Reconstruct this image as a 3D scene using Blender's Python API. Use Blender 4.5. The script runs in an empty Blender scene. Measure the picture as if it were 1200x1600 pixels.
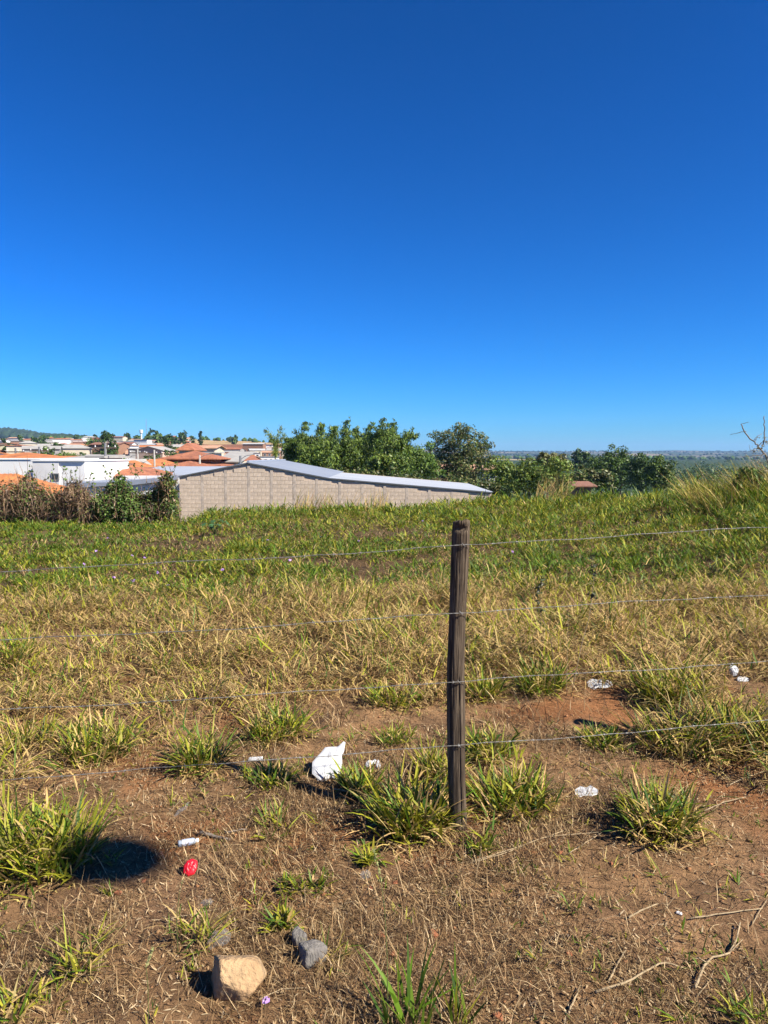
import bpy, bmesh, math, random
import numpy as np
from mathutils import Vector, Matrix
random.seed(7)
RNG = np.random.default_rng(11)
R = math.radians

# ------------------------------------------------------------------ camera, sky, sun, exposure
scene = bpy.context.scene
EYE = 1.65
FPX = 1160.0                      # focal length in photo pixels (1200 x 1600)
HOR = 712.0                       # horizon row
PITCH = math.atan((800 - HOR) / FPX)
cam_d = bpy.data.cameras.new('camera')
cam_d.sensor_fit = 'VERTICAL'; cam_d.sensor_height = 24.0
cam_d.lens = FPX / 1600 * 24.0
cam_d.clip_start = 0.05; cam_d.clip_end = 60000
cam = bpy.data.objects.new('camera', cam_d)
scene.collection.objects.link(cam)
cam.location = (0, 0, EYE)
cam.rotation_euler = (math.pi / 2 - PITCH, 0, 0)
scene.camera = cam

SUN_EL = R(41.5)
SUN_DIR = Vector((0.876 * math.cos(SUN_EL), -0.482 * math.cos(SUN_EL), math.sin(SUN_EL))).normalized()
world = bpy.data.worlds.new('World'); scene.world = world; world.use_nodes = True
nt = world.node_tree
bg = nt.nodes['Background']
sky = nt.nodes.new('ShaderNodeTexSky'); sky.sky_type = 'NISHITA'; sky.sun_disc = False
sky.sun_elevation = SUN_EL
sky.sun_rotation = math.atan2(SUN_DIR.x, SUN_DIR.y)
sky.altitude = 700; sky.air_density = 1.0; sky.dust_density = 0.25; sky.ozone_density = 3.0
hs = nt.nodes.new('ShaderNodeHueSaturation'); hs.inputs['Saturation'].default_value = 1.2
SKY_CURVE = ((.46, 2.0), (.79, 1.22), (1.60, 1.38))
nt.links.new(sky.outputs[0], hs.inputs['Color'])
sep = nt.nodes.new('ShaderNodeSeparateColor'); cmb = nt.nodes.new('ShaderNodeCombineColor')
nt.links.new(hs.outputs[0], sep.inputs[0])
for ch, (gain, ex) in enumerate(SKY_CURVE):            # colour response of the clear winter sky, same for every direction
    m0 = nt.nodes.new('ShaderNodeMath'); m0.operation = 'MULTIPLY'; m0.inputs[1].default_value = .10
    m1 = nt.nodes.new('ShaderNodeMath'); m1.operation = 'POWER'; m1.inputs[1].default_value = ex
    m2 = nt.nodes.new('ShaderNodeMath'); m2.operation = 'MULTIPLY'; m2.inputs[1].default_value = gain * 10
    nt.links.new(sep.outputs[ch], m0.inputs[0]); nt.links.new(m0.outputs[0], m1.inputs[0]); nt.links.new(m1.outputs[0], m2.inputs[0]); nt.links.new(m2.outputs[0], cmb.inputs[ch])
nt.links.new(cmb.outputs[0], bg.inputs['Color'])
bg.inputs['Strength'].default_value = 0.05
sun_d = bpy.data.lights.new('sun', 'SUN'); sun_d.energy = 5.0; sun_d.angle = R(0.53); sun_d.color = (1.0, 0.915, 0.77)
sun = bpy.data.objects.new('sun', sun_d); scene.collection.objects.link(sun)
sun.rotation_euler = SUN_DIR.to_track_quat('Z', 'Y').to_euler()
vs = scene.view_settings
vs.view_transform = 'Standard'; vs.look = 'None'; vs.exposure = 1.31; vs.gamma = 1.0; vs.use_curve_mapping = False
scene.cycles.max_bounces = 6; scene.cycles.transparent_max_bounces = 6
scene.cycles.volume_bounces = 0; scene.cycles.adaptive_threshold = .02
scene.cycles.use_denoising = True

# ------------------------------------------------------------------ helpers
COL = scene.collection
def tag(o, label=None, cat=None, group=None, kind=None):
    if label: o['label'] = label
    if cat: o['category'] = cat
    if group: o['group'] = group
    if kind: o['kind'] = kind
    return o
def empty(name, loc=(0, 0, 0), rz=0.0):
    o = bpy.data.objects.new(name, None); COL.objects.link(o)
    o.location = loc; o.rotation_euler = (0, 0, rz); o.empty_display_size = 0.1
    return o
def link(name, me, mat=None, parent=None):
    o = bpy.data.objects.new(name, me); COL.objects.link(o)
    if mat and not me.materials: me.materials.append(mat)
    if parent: o.parent = parent
    return o
def mesh_np(name, V, F, col=None, smooth=False):
    """V (n,3); F (m,k) array or list of such arrays; col (n,3) per vertex."""
    V = np.asarray(V, dtype=np.float32)
    if not isinstance(F, list): F = [F]
    F = [np.asarray(f, dtype=np.int32) for f in F if len(f)]
    me = bpy.data.meshes.new(name)
    me.vertices.add(len(V)); me.vertices.foreach_set('co', V.ravel())
    loops = np.concatenate([f.ravel() for f in F])
    tot = np.concatenate([np.full(len(f), f.shape[1], dtype=np.int32) for f in F])
    start = np.concatenate([[0], np.cumsum(tot)[:-1]]).astype(np.int32)
    me.loops.add(len(loops)); me.loops.foreach_set('vertex_index', loops)
    me.polygons.add(len(tot)); me.polygons.foreach_set('loop_start', start)
    me.polygons.foreach_set('loop_total', tot)
    if smooth: me.polygons.foreach_set('use_smooth', np.ones(len(tot), dtype=bool))
    if col is not None:
        a = me.color_attributes.new('Col', 'FLOAT_COLOR', 'POINT')
        c = np.ones((len(V), 4), dtype=np.float32); c[:, :3] = col
        a.data.foreach_set('color', c.ravel())
    me.update(calc_edges=True); me.validate(verbose=False)
    return me
def obj_np(name, V, F, mat, parent=None, col=None, smooth=False):
    return link(name, mesh_np(name, V, F, col, smooth), mat, parent)

class MB:
    """collects boxes, prisms and tubes of ONE object"""
    def __init__(s): s.v = []; s.f = []; s.n = 0
    def add(s, V, F):
        V = np.asarray(V, float); s.v.append(V)
        for f in F: s.f.append([i + s.n for i in f])
        s.n += len(V); return s
    def box(s, x0, x1, y0, y1, z0, z1):
        V = [(x, y, z) for z in (z0, z1) for y in (y0, y1) for x in (x0, x1)]
        return s.add(V, [(0, 2, 3, 1), (4, 5, 7, 6), (0, 1, 5, 4), (2, 6, 7, 3), (0, 4, 6, 2), (1, 3, 7, 5)])
    def prism(s, pts, y0, y1):          # pts (x,z) counter-clockwise seen from -y
        n = len(pts)
        V = [(x, y0, z) for x, z in pts] + [(x, y1, z) for x, z in pts]
        F = [list(range(n)), list(range(2 * n - 1, n - 1, -1))]
        for i in range(n):
            j = (i + 1) % n; F.append([j, i, i + n, j + n])
        return s.add(V, F)
    def tube(s, P, rad, k=6, cap=True):
        V, F = tube_np(P, rad, k, cap); return s.add(V, F)
    def quad(s, *p): return s.add(p, [list(range(len(p)))])
    def mesh(s, name, smooth=False):
        me = bpy.data.meshes.new(name)
        me.from_pydata(np.concatenate(s.v).tolist(), [], s.f); me.update()
        if smooth: me.polygons.foreach_set('use_smooth', np.ones(len(me.polygons), dtype=bool))
        return me
    def build(s, name, mat, parent=None, smooth=False):
        return link(name, s.mesh(name, smooth), mat, parent)

def tube_np(P, rad, k=6, cap=True):
    P = np.asarray(P, float); n = len(P)
    rad = np.full(n, rad) if np.isscalar(rad) else np.asarray(rad, float)
    T = np.gradient(P, axis=0); T /= np.linalg.norm(T, axis=1)[:, None] + 1e-9
    ref = np.where(np.abs(T[:, 2:3]) > 0.95, np.array([[1.0, 0, 0]]), np.array([[0, 0, 1.0]]))
    A = np.cross(T, ref); A /= np.linalg.norm(A, axis=1)[:, None] + 1e-9
    B = np.cross(T, A)
    a = np.arange(k) * 2 * math.pi / k
    V = (P[:, None, :] + rad[:, None, None] * (np.cos(a)[None, :, None] * A[:, None, :] + np.sin(a)[None, :, None] * B[:, None, :])).reshape(-1, 3)
    F = []
    for i in range(n - 1):
        for j in range(k):
            j2 = (j + 1) % k
            F.append([i * k + j, i * k + j2, (i + 1) * k + j2, (i + 1) * k + j])
    if cap:
        F.append(list(range(k - 1, -1, -1))); F.append([(n - 1) * k + j for j in range(k)])
    return V, F

# value noise
def _hash(ix, iy, seed):
    n = (ix.astype(np.int64) * 374761393 + iy.astype(np.int64) * 668265263 + seed * 1274126177) & 0x7fffffff
    n = ((n ^ (n >> 13)) * 1274126177) & 0x7fffffff
    return ((n ^ (n >> 16)) & 0xffff) / 65535.0
def vnoise(x, y, seed=0):
    ix = np.floor(x); iy = np.floor(y); fx = x - ix; fy = y - iy
    fx = fx * fx * (3 - 2 * fx); fy = fy * fy * (3 - 2 * fy)
    a = _hash(ix, iy, seed); b = _hash(ix + 1, iy, seed); c = _hash(ix, iy + 1, seed); d = _hash(ix + 1, iy + 1, seed)
    return (a * (1 - fx) + b * fx) * (1 - fy) + (c * (1 - fx) + d * fx) * fy
def fbm(x, y, seed=0, o=4):
    s = 0; a = 0.5; t = 0
    for i in range(o):
        s = s + a * vnoise(x, y, seed + i * 17); t += a; x = x * 2.03 + 5.1; y = y * 2.03 + 9.7; a *= 0.5
    return s / t                     # 0..1

# terrain profiles: photo column -> (depth, height)
PROF = {
 -300: [(0, 0), (17, -.1), (21, -.35), (24, -1.3), (34, -3.3), (60, -4.2), (110, -5), (160, -3.5), (300, 0), (500, 6), (900, 17), (1200, 20), (1600, 24), (2600, 92), (3600, 80), (9000, 20)],
 0:    [(0, 0), (16, -.05), (20, -.18), (24, -1.2), (34, -3.2), (60, -4.2), (110, -5), (160, -3.5), (300, 0), (500, 6), (900, 18), (1200, 22), (1600, 26), (2600, 84), (3600, 60), (9000, 20)],
 95:   [(0, 0), (16, -.05), (20, -.18), (24, -1.2), (34, -3.2), (60, -4.2), (110, -5), (160, -3.5), (300, 0), (500, 6), (900, 19), (1200, 25), (1600, 30), (2600, 60), (3600, 40), (9000, 20)],
 270:  [(0, 0), (16, -.05), (20, -.15), (24, -.9), (34, -3.2), (60, -4.5), (110, -5.5), (160, -4), (300, 0), (500, 7), (900, 22), (1100, 26), (1500, 15), (2600, 20), (3600, 20), (9000, 10)],
 340:  [(0, 0), (18, .02), (22, -.05), (26, -.7), (34, -3.0), (60, -4.8), (110, -6), (160, -5), (300, -1.5), (500, 4.5), (900, 18), (1100, 23), (1500, 15), (2600, 20), (3600, 20), (9000, 10)],
 430:  [(0, 0), (18, .04), (22, .0), (27, -.6), (36, -3.2), (60, -5), (110, -7), (200, -6), (350, -1), (600, 7), (900, 17), (1100, 21), (1500, 15), (2600, 20), (3600, 20), (9000, 10)],
 600:  [(0, 0), (18, .05), (22, .02), (27, -.5), (36, -3.2), (60, -6), (110, -10), (200, -12), (400, -11), (900, 2), (1500, 12), (3000, 30), (4500, 50), (6000, 30), (9000, 10)],
 690:  [(0, 0), (18, .08), (23, .06), (28, -.4), (38, -3.5), (60, -6), (120, -11), (250, -15), (500, -15), (1000, -9), (1600, -4), (3000, 20), (4500, 40), (6000, 40), (9000, 20)],
 780:  [(0, 0), (16, .08), (23, .1), (28, -.2), (38, -3.0), (60, -6), (120, -12), (250, -16), (500, -15), (1000, -9), (1700, -6), (2200, -10), (3500, 4), (5200, 34), (6500, 40), (9000, 20)],
 950:  [(0, 0), (12, .1), (20, .28), (24, .2), (30, -.6), (42, -3.5), (70, -7), (130, -12), (250, -16), (500, -15), (1000, -9), (1700, -6), (2200, -10), (3500, 6), (5200, 32), (6500, 38), (9000, 20)],
 1080: [(0, 0), (7, .05), (11, .3), (17, .62), (21, .5), (28, -.6), (42, -3.5), (70, -7), (130, -12), (250, -16), (500, -15), (1000, -10), (1700, -8), (2200, -10), (3500, 4), (5200, 30), (6500, 36), (9000, 20)],
 1200: [(0, 0), (6, .05), (10, .4), (15, .85), (19, .8), (26, -.2), (42, -3.5), (70, -7), (130, -12), (250, -16), (500, -15), (1000, -10), (1700, -8), (2200, -10), (3500, 4), (5200, 26), (6500, 32), (9000, 20)],
 1600: [(0, 0), (6, .1), (10, .5), (15, 1.0), (19, 1.0), (26, .1), (42, -3.0), (70, -7), (130, -12), (250, -16), (500, -15), (1000, -10), (1700, -8), (2200, -10), (3500, 4), (5200, 26), (6500, 32), (9000, 20)],
}
_PK = sorted(PROF)
_LG = np.linspace(math.log(1.0), math.log(9500.0), 600)
_TAB = np.array([np.interp(np.exp(_LG), [p[0] for p in PROF[k]], [p[1] for p in PROF[k]]) for k in _PK])
_ker = np.array([1, 2, 3, 2, 1.0]); _ker /= _ker.sum()
_TAB = np.array([np.convolve(np.pad(r, 2, mode='edge'), _ker, mode='valid') for r in _TAB])
def macro(x, y):
    x = np.asarray(x, float); y = np.asarray(y, float)
    yy = np.maximum(y, 1.0)
    px = np.clip(600 + FPX * x / yy, _PK[0], _PK[-1])
    li = (np.log(np.minimum(yy, 9400.0)) - _LG[0]) / (_LG[1] - _LG[0])
    i = np.clip(np.floor(li).astype(int), 0, 598); f = li - i
    k = np.clip(np.searchsorted(_PK, px, side='right') - 1, 0, len(_PK) - 2)
    pk = np.array(_PK, float)
    w = (px - pk[k]) / (pk[k + 1] - pk[k]); w = w * w * (3 - 2 * w)
    z = ((_TAB[k, i] * (1 - f) + _TAB[k, i + 1] * f) * (1 - w) + (_TAB[k + 1, i] * (1 - f) + _TAB[k + 1, i + 1] * f) * w)
    return z * np.clip((y - 2) / 3, 0, 1)
def H(x, y):
    x = np.asarray(x, float); y = np.asarray(y, float)
    d = np.hypot(x, y)
    z = macro(x, y)
    near = np.clip((30 - d) / 15, 0, 1)
    z = z + near * (0.05 * (fbm(x * 0.7, y * 0.7, 3, 3) - .5) + 0.035 * (fbm(x * 4, y * 4, 5, 3) - .5) * np.clip((d - .8) / 1.5, 0, 1))
    z = z + np.clip((9 - d) / 4, 0, 1) * 0.016 * (fbm(x * 19, y * 19, 8, 3) - .5)
    far = np.clip((d - 120) / 400, 0, 1)
    z = z + far * 5.0 * (fbm(x / 120, y / 120, 21, 4) - .5) + np.clip((d - 2000) / 1500, 0, 1) * 30 * (fbm(x / 620, y / 620, 31, 3) - .5)
    return z
def Hs(x, y): return float(H(np.array([x]), np.array([y]))[0])
_cp, _sp = math.cos(PITCH), math.sin(PITCH)
def ray(px, py):
    u = (px - 600) / FPX; v = -(py - 800) / FPX
    return np.array([u, _cp + v * _sp, v * _cp - _sp])
def at(px, py, depth):                 # the point of the place seen at a photo pixel, at a given depth
    d = ray(px, py); return Vector(d / d[1] * depth) + Vector((0, 0, EYE))
_GY = 1.5 * 1.004 ** np.arange(0, 900)      # 1.5 .. 54 m
def gp(px, py, dz=0.0):                # ground point seen at a photo pixel
    d = ray(px, py); d = d / d[1]
    y0 = EYE / max(-d[2], .02)
    Y = _GY[(_GY > y0 * .55) & (_GY < y0 * 1.6)]
    if not len(Y): Y = _GY[-50:]
    hit = np.nonzero(EYE + d[2] * Y <= macro(d[0] * Y, Y) + dz)[0]
    c = Y[hit[0]] if len(hit) else Y[-1]
    Y = np.linspace(c * .93, c * 1.07, 60); hh = H(d[0] * Y, Y)
    hit = np.nonzero(EYE + d[2] * Y <= hh + dz)[0]; k = hit[0] if len(hit) else 30
    return Vector((d[0] * Y[k], Y[k], hh[k]))
def proj(x, y, z):
    X = x; Zc = y * _cp - (z - EYE) * _sp; Yc = y * _sp + (z - EYE) * _cp
    Zc = np.maximum(Zc, 0.05)
    return 600 + FPX * X / Zc, 800 - FPX * Yc / Zc

# ------------------------------------------------------------------ materials
MATS = {}
def mat(name, base=(.5, .5, .5), rough=.8, var=0.25, scale=8.0, bump=0.0, bscale=40.0, attr=False, spec=.3, metal=0.0, trans=0.0,
        stretch=(1, 1, 1), alt=None, altamt=.5, rnd=0.0, coord='Object'):
    if name in MATS: return MATS[name]
    m = bpy.data.materials.new(name); m.use_nodes = True; MATS[name] = m
    n = m.node_tree; L = n.links; b = n.nodes['Principled BSDF']; out = n.nodes['Material Output']
    b.inputs['Roughness'].default_value = rough; b.inputs['Metallic'].default_value = metal
    b.inputs['Specular IOR Level'].default_value = spec
    tc = n.nodes.new('ShaderNodeTexCoord'); mp = n.nodes.new('ShaderNodeMapping'); mp.inputs['Scale'].default_value = stretch
    L.new(tc.outputs[coord], mp.inputs['Vector'])
    if attr:
        a = n.nodes.new('ShaderNodeVertexColor'); a.layer_name = 'Col'; src = a.outputs['Color']
    else:
        a = n.nodes.new('ShaderNodeRGB'); a.outputs[0].default_value = (*[c_ * .60 for c_ in base], 1); src = a.outputs[0]
    if alt is not None:
        nz = n.nodes.new('ShaderNodeTexNoise'); nz.inputs['Scale'].default_value = scale * .45; nz.inputs['Detail'].default_value = 5
        L.new(mp.outputs[0], nz.inputs['Vector'])
        rp = n.nodes.new('ShaderNodeValToRGB'); rp.color_ramp.elements[0].position = .5 - .25 * altamt; rp.color_ramp.elements[1].position = .72
        L.new(nz.outputs['Fac'], rp.inputs[0])
        mx = n.nodes.new('ShaderNodeMixRGB'); mx.inputs[2].default_value = (*[c_ * .60 for c_ in alt], 1)
        L.new(rp.outputs[0], mx.inputs[0]); L.new(src, mx.inputs[1]); src = mx.outputs[0]
    if var > 0:
        nz = n.nodes.new('ShaderNodeTexNoise'); nz.inputs['Scale'].default_value = scale; nz.inputs['Detail'].default_value = 6
        nz.inputs['Roughness'].default_value = .65
        L.new(mp.outputs[0], nz.inputs['Vector'])
        mr = n.nodes.new('ShaderNodeMapRange'); mr.inputs[1].default_value = .3; mr.inputs[2].default_value = .7
        mr.inputs[3].default_value = 1 - var; mr.inputs[4].default_value = 1 + var
        L.new(nz.outputs['Fac'], mr.inputs[0])
        mu = n.nodes.new('ShaderNodeMixRGB'); mu.blend_type = 'MULTIPLY'; mu.inputs[0].default_value = 1
        L.new(src, mu.inputs[1]); L.new(mr.outputs[0], mu.inputs[2]); src = mu.outputs[0]
    if rnd > 0:
        oi = n.nodes.new('ShaderNodeObjectInfo'); mr = n.nodes.new('ShaderNodeMapRange')
        mr.inputs[3].default_value = 1 - rnd; mr.inputs[4].default_value = 1 + rnd
        L.new(oi.outputs['Random'], mr.inputs[0])
        mu = n.nodes.new('ShaderNodeMixRGB'); mu.blend_type = 'MULTIPLY'; mu.inputs[0].default_value = 1
        L.new(src, mu.inputs[1]); L.new(mr.outputs[0], mu.inputs[2]); src = mu.outputs[0]
    L.new(src, b.inputs['Base Color'])
    if bump > 0:
        nz = n.nodes.new('ShaderNodeTexNoise'); nz.inputs['Scale'].default_value = bscale; nz.inputs['Detail'].default_value = 6
        L.new(mp.outputs[0], nz.inputs['Vector'])
        bp = n.nodes.new('ShaderNodeBump'); bp.inputs['Strength'].default_value = bump; bp.inputs['Distance'].default_value = .02
        L.new(nz.outputs['Fac'], bp.inputs['Height']); L.new(bp.outputs[0], b.inputs['Normal'])
    if trans > 0:
        t = n.nodes.new('ShaderNodeBsdfTranslucent'); L.new(src, t.inputs['Color'])
        ms = n.nodes.new('ShaderNodeMixShader'); ms.inputs[0].default_value = trans
        L.new(b.outputs[0], ms.inputs[1]); L.new(t.outputs[0], ms.inputs[2]); L.new(ms.outputs[0], out.inputs['Surface'])
    return m

M_grass = mat('grass_blade', attr=True, var=.0, rough=.55, spec=.25, trans=.28)
M_leaf = mat('leaf', attr=True, var=.0, rough=.5, spec=.3, trans=.22)
M_straw = mat('dry_straw', attr=True, var=.0, rough=.75, spec=.15, trans=.1)
M_bark = mat('bark', (.16, .12, .09), .9, .35, 6, .4, 20, stretch=(1, 1, .2))
M_wire = mat('galvanised_wire', (.27, .265, .255), .6, .5, 7, 0, metal=.4, spec=.4)
M_white = mat('white_paint', (.95, .95, .95), .7, .06, .8, .05, 30)
M_whitegrey = mat('off_white_render', (.82, .81, .81), .8, .1, .8, .1, 30)
M_cream = mat('cream_render', (.74, .66, .52), .85, .15, .8)
M_pink = mat('pink_render', (.66, .48, .38), .85, .15, .8)
M_yellow = mat('yellow_render', (.60, .56, .36), .85, .12, .8)
M_greyw = mat('grey_render', (.42, .41, .40), .85, .15, .8)
M_brickw = mat('raw_brick_render', (.36, .20, .13), .9, .25, 2)
M_tile = mat('orange_clay_tile', (.66, .25, .085), .85, .28, 3.0, .3, 12, alt=(.40, .15, .07), altamt=.3)
M_tile2 = mat('red_clay_tile', (.50, .20, .11), .85, .3, 2.5, .3, 12, alt=(.30, .12, .075), altamt=.4)
M_tile3 = mat('brown_clay_tile', (.32, .16, .11), .88, .3, 2.5, .3, 12)
M_tile4 = mat('pale_clay_tile', (.64, .38, .25), .85, .25, 1.0, .2, 12)
M_fibro = mat('fibre_cement_roof', (.45, .44, .42), .85, .2, 1.0)
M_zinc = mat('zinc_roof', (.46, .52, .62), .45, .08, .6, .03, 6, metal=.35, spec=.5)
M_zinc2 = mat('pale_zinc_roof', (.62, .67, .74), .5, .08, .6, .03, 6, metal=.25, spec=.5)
M_dark = mat('dark_opening', (.03, .03, .035), .4, .1, 5)
M_glass = mat('window_glass', (.05, .06, .07), .12, 0, spec=.6)
M_block = mat('concrete_block', (.71, .575, .45), .92, .2, 5, .3, 60, rnd=.07)
M_mortar = mat('mortar', (.67, .545, .43), .95, .15, 8)
M_pier = mat('concrete_pier', (.59, .495, .41), .95, .35, 4, .2, 30)
M_conc = mat('pole_concrete', (.42, .41, .39), .9, .15, 3)
M_fascia = mat('dark_steel_fascia', (.14, .15, .17), .6, .1, 3)

# ------------------------------------------------------------------ ground
def groundcol(x, y):
    d = np.hypot(x, y); z = macro(x, y)
    px = 600 + FPX * x / np.maximum(y, 1)
    def mixc(c, t, w): return c * (1 - w[:, None]) + np.array(t)[None, :] * w[:, None]
    n1 = fbm(x * 1.3, y * 1.3, 41, 4); n2 = fbm(x * 5, y * 5, 43, 4); n3 = fbm(x * .35, y * .35, 47, 3)
    c = np.tile(np.array([[.34, .20, .10]]), (len(x), 1))
    c = mixc(c, (.15, .09, .05), np.clip((n2 - .42) * 4, 0, 1) * .75)
    c = mixc(c, (.34, .20, .11), np.clip((fbm(x * 1.1 + 8, y * 1.1, 51, 3) - .52) * 6, 0, 1) * .7)
    c = mixc(c, (.33, .145, .06), np.clip((fbm(x * 2.2, y * 2.2, 53, 3) - .58) * 7, 0, 1) * .85)
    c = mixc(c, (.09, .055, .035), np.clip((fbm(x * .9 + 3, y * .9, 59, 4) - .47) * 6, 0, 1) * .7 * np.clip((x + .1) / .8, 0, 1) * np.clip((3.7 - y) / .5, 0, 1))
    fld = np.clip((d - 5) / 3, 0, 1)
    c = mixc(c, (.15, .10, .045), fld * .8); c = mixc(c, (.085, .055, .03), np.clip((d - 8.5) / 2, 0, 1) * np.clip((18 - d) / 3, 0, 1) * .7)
    c = mixc(c, (.085, .09, .03), np.clip((d - 13) / 8, 0, 1) * np.clip((n3 - .3) * 3, 0, 1) * .7)
    c = mixc(c, (.07, .085, .03), np.clip((d - 24) / 8, 0, 1))
    tw = np.clip((520 - px) / 60, 0, 1) * np.clip((d - 90) / 60, 0, 1)
    b1 = fbm(x / 45, y / 45, 61, 3); b2 = fbm(x / 200, y / 200, 67, 3)
    c = mixc(c, (.24, .18, .11), tw * np.clip((b1 - .4) * 5, 0, 1))
    # bare ploughed field and stubble above the town
    pf = np.clip((px - 285) / 25, 0, 1) * np.clip((470 - px) / 20, 0, 1)
    c = mixc(c, (.23, .105, .055), pf * ((d > 470) & (d < 820)))
    c = mixc(c, (.40, .28, .14), pf * ((d > 820) & (d < 1300)))
    gl = np.clip((285 - px) / 30, 0, 1) * ((d > 1000) & (d < 2000))
    c = mixc(c, (.17, .18, .07), gl * .9)
    c = mixc(c, (.02, .038, .018), np.clip((300 - px) / 50, 0, 1) * np.clip((d - 1900) / 200, 0, 1))
    # plantations and far ridge on the right
    rt = np.clip((px - 600) / 60, 0, 1)
    c = mixc(c, (.045, .06, .025), rt * np.clip((d - 40) / 40, 0, 1)); c = mixc(c, (.036, .06, .022), rt * np.clip((d - 300) / 150, 0, 1))
    c = mixc(c, (.42, .33, .17), rt * ((d > 1560) & (d < 1760)) * ((px < 845) & (px > 770)) * .8)
    c = mixc(c, (.035, .06, .028), rt * np.clip((d - 1900) / 300, 0, 1))
    c = mixc(c, (.30, .22, .13), rt * np.clip((d - 2600) / 300, 0, 1) * np.clip((fbm(x / 330 + 3, y / 560, 71, 3) - .52) * 9, 0, 1) * .8)
    c = mixc(c, (.10, .13, .05), rt * np.clip((d - 2600) / 300, 0, 1) * np.clip((fbm(x / 250 + 9, y / 500, 73, 3) - .58) * 9, 0, 1) * .7)
    return c * .80
def build_ground():
    r = np.concatenate([np.linspace(.35, 1.5, 10)[:-1], np.arange(1.5, 6, .04), np.exp(np.linspace(math.log(6), math.log(32), 100)), np.exp(np.linspace(math.log(33), math.log(9000), 130))])
    a = np.concatenate([np.arange(-180, -38, 5.0), np.arange(-38, 38, .3), np.arange(38, 180, 5.0)]) * math.pi / 180
    RR, AA = np.meshgrid(r, a, indexing='ij')
    x = (RR * np.sin(AA)).ravel(); y = (RR * np.cos(AA)).ravel()
    z = H(x, y); nr, na = RR.shape
    V = np.stack([x, y, z], 1)
    i = np.arange(nr - 1)[:, None]; j = np.arange(na)[None, :]; j2 = (j + 1) % na
    F = np.stack([i * na + j, i * na + j2, (i + 1) * na + j2, (i + 1) * na + j], -1).reshape(-1, 4)
    V = np.vstack([V, [[0, 0, Hs(0.0, 0.0)]]]); c0 = len(V) - 1
    T = np.stack([np.full(na, c0), (np.arange(na) + 1) % na, np.arange(na)], 1)
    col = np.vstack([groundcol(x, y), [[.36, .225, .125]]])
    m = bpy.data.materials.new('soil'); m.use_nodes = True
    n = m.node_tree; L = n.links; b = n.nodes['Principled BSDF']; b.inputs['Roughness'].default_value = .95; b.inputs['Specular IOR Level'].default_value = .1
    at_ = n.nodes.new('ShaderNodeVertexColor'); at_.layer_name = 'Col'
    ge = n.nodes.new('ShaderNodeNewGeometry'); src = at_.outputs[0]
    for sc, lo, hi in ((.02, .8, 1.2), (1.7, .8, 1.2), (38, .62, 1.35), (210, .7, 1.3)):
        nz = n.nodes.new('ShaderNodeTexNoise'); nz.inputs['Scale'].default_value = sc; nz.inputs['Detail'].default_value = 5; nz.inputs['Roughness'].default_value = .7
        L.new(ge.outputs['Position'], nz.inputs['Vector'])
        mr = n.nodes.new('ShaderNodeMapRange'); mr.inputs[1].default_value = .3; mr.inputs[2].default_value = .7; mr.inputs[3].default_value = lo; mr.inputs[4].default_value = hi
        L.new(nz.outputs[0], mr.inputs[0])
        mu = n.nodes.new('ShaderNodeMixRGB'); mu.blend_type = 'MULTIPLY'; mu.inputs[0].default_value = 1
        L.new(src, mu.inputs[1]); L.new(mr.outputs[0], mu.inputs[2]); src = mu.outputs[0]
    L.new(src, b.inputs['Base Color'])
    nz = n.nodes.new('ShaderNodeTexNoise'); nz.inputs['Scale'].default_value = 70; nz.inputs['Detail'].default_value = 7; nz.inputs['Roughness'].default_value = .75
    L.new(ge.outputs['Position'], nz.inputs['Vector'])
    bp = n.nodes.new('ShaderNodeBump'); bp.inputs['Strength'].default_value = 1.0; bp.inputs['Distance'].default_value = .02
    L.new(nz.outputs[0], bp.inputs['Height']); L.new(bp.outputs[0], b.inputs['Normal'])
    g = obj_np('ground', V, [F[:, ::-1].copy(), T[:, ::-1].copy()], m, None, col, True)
    tag(g, kind='structure')
build_ground()

# ------------------------------------------------------------------ haze
def build_haze():
    hb = MB().box(-9800, 9800, -9800, 9800, -60, 150)
    m = bpy.data.materials.new('air'); m.use_nodes = True
    n = m.node_tree; n.nodes.remove(n.nodes['Principled BSDF'])
    v = n.nodes.new('ShaderNodeVolumePrincipled'); v.inputs['Density'].default_value = HAZE
    v.inputs['Color'].default_value = (.36, .60, 1.0, 1); v.inputs['Anisotropy'].default_value = .1
    n.links.new(v.outputs[0], n.nodes['Material Output'].inputs['Volume'])
    m.cycles.homogeneous_volume = True
    o = hb.build('haze', m); tag(o, 'thin pale blue air over the whole landscape', kind='stuff')
HAZE = 8.5e-5
build_haze()

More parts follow.
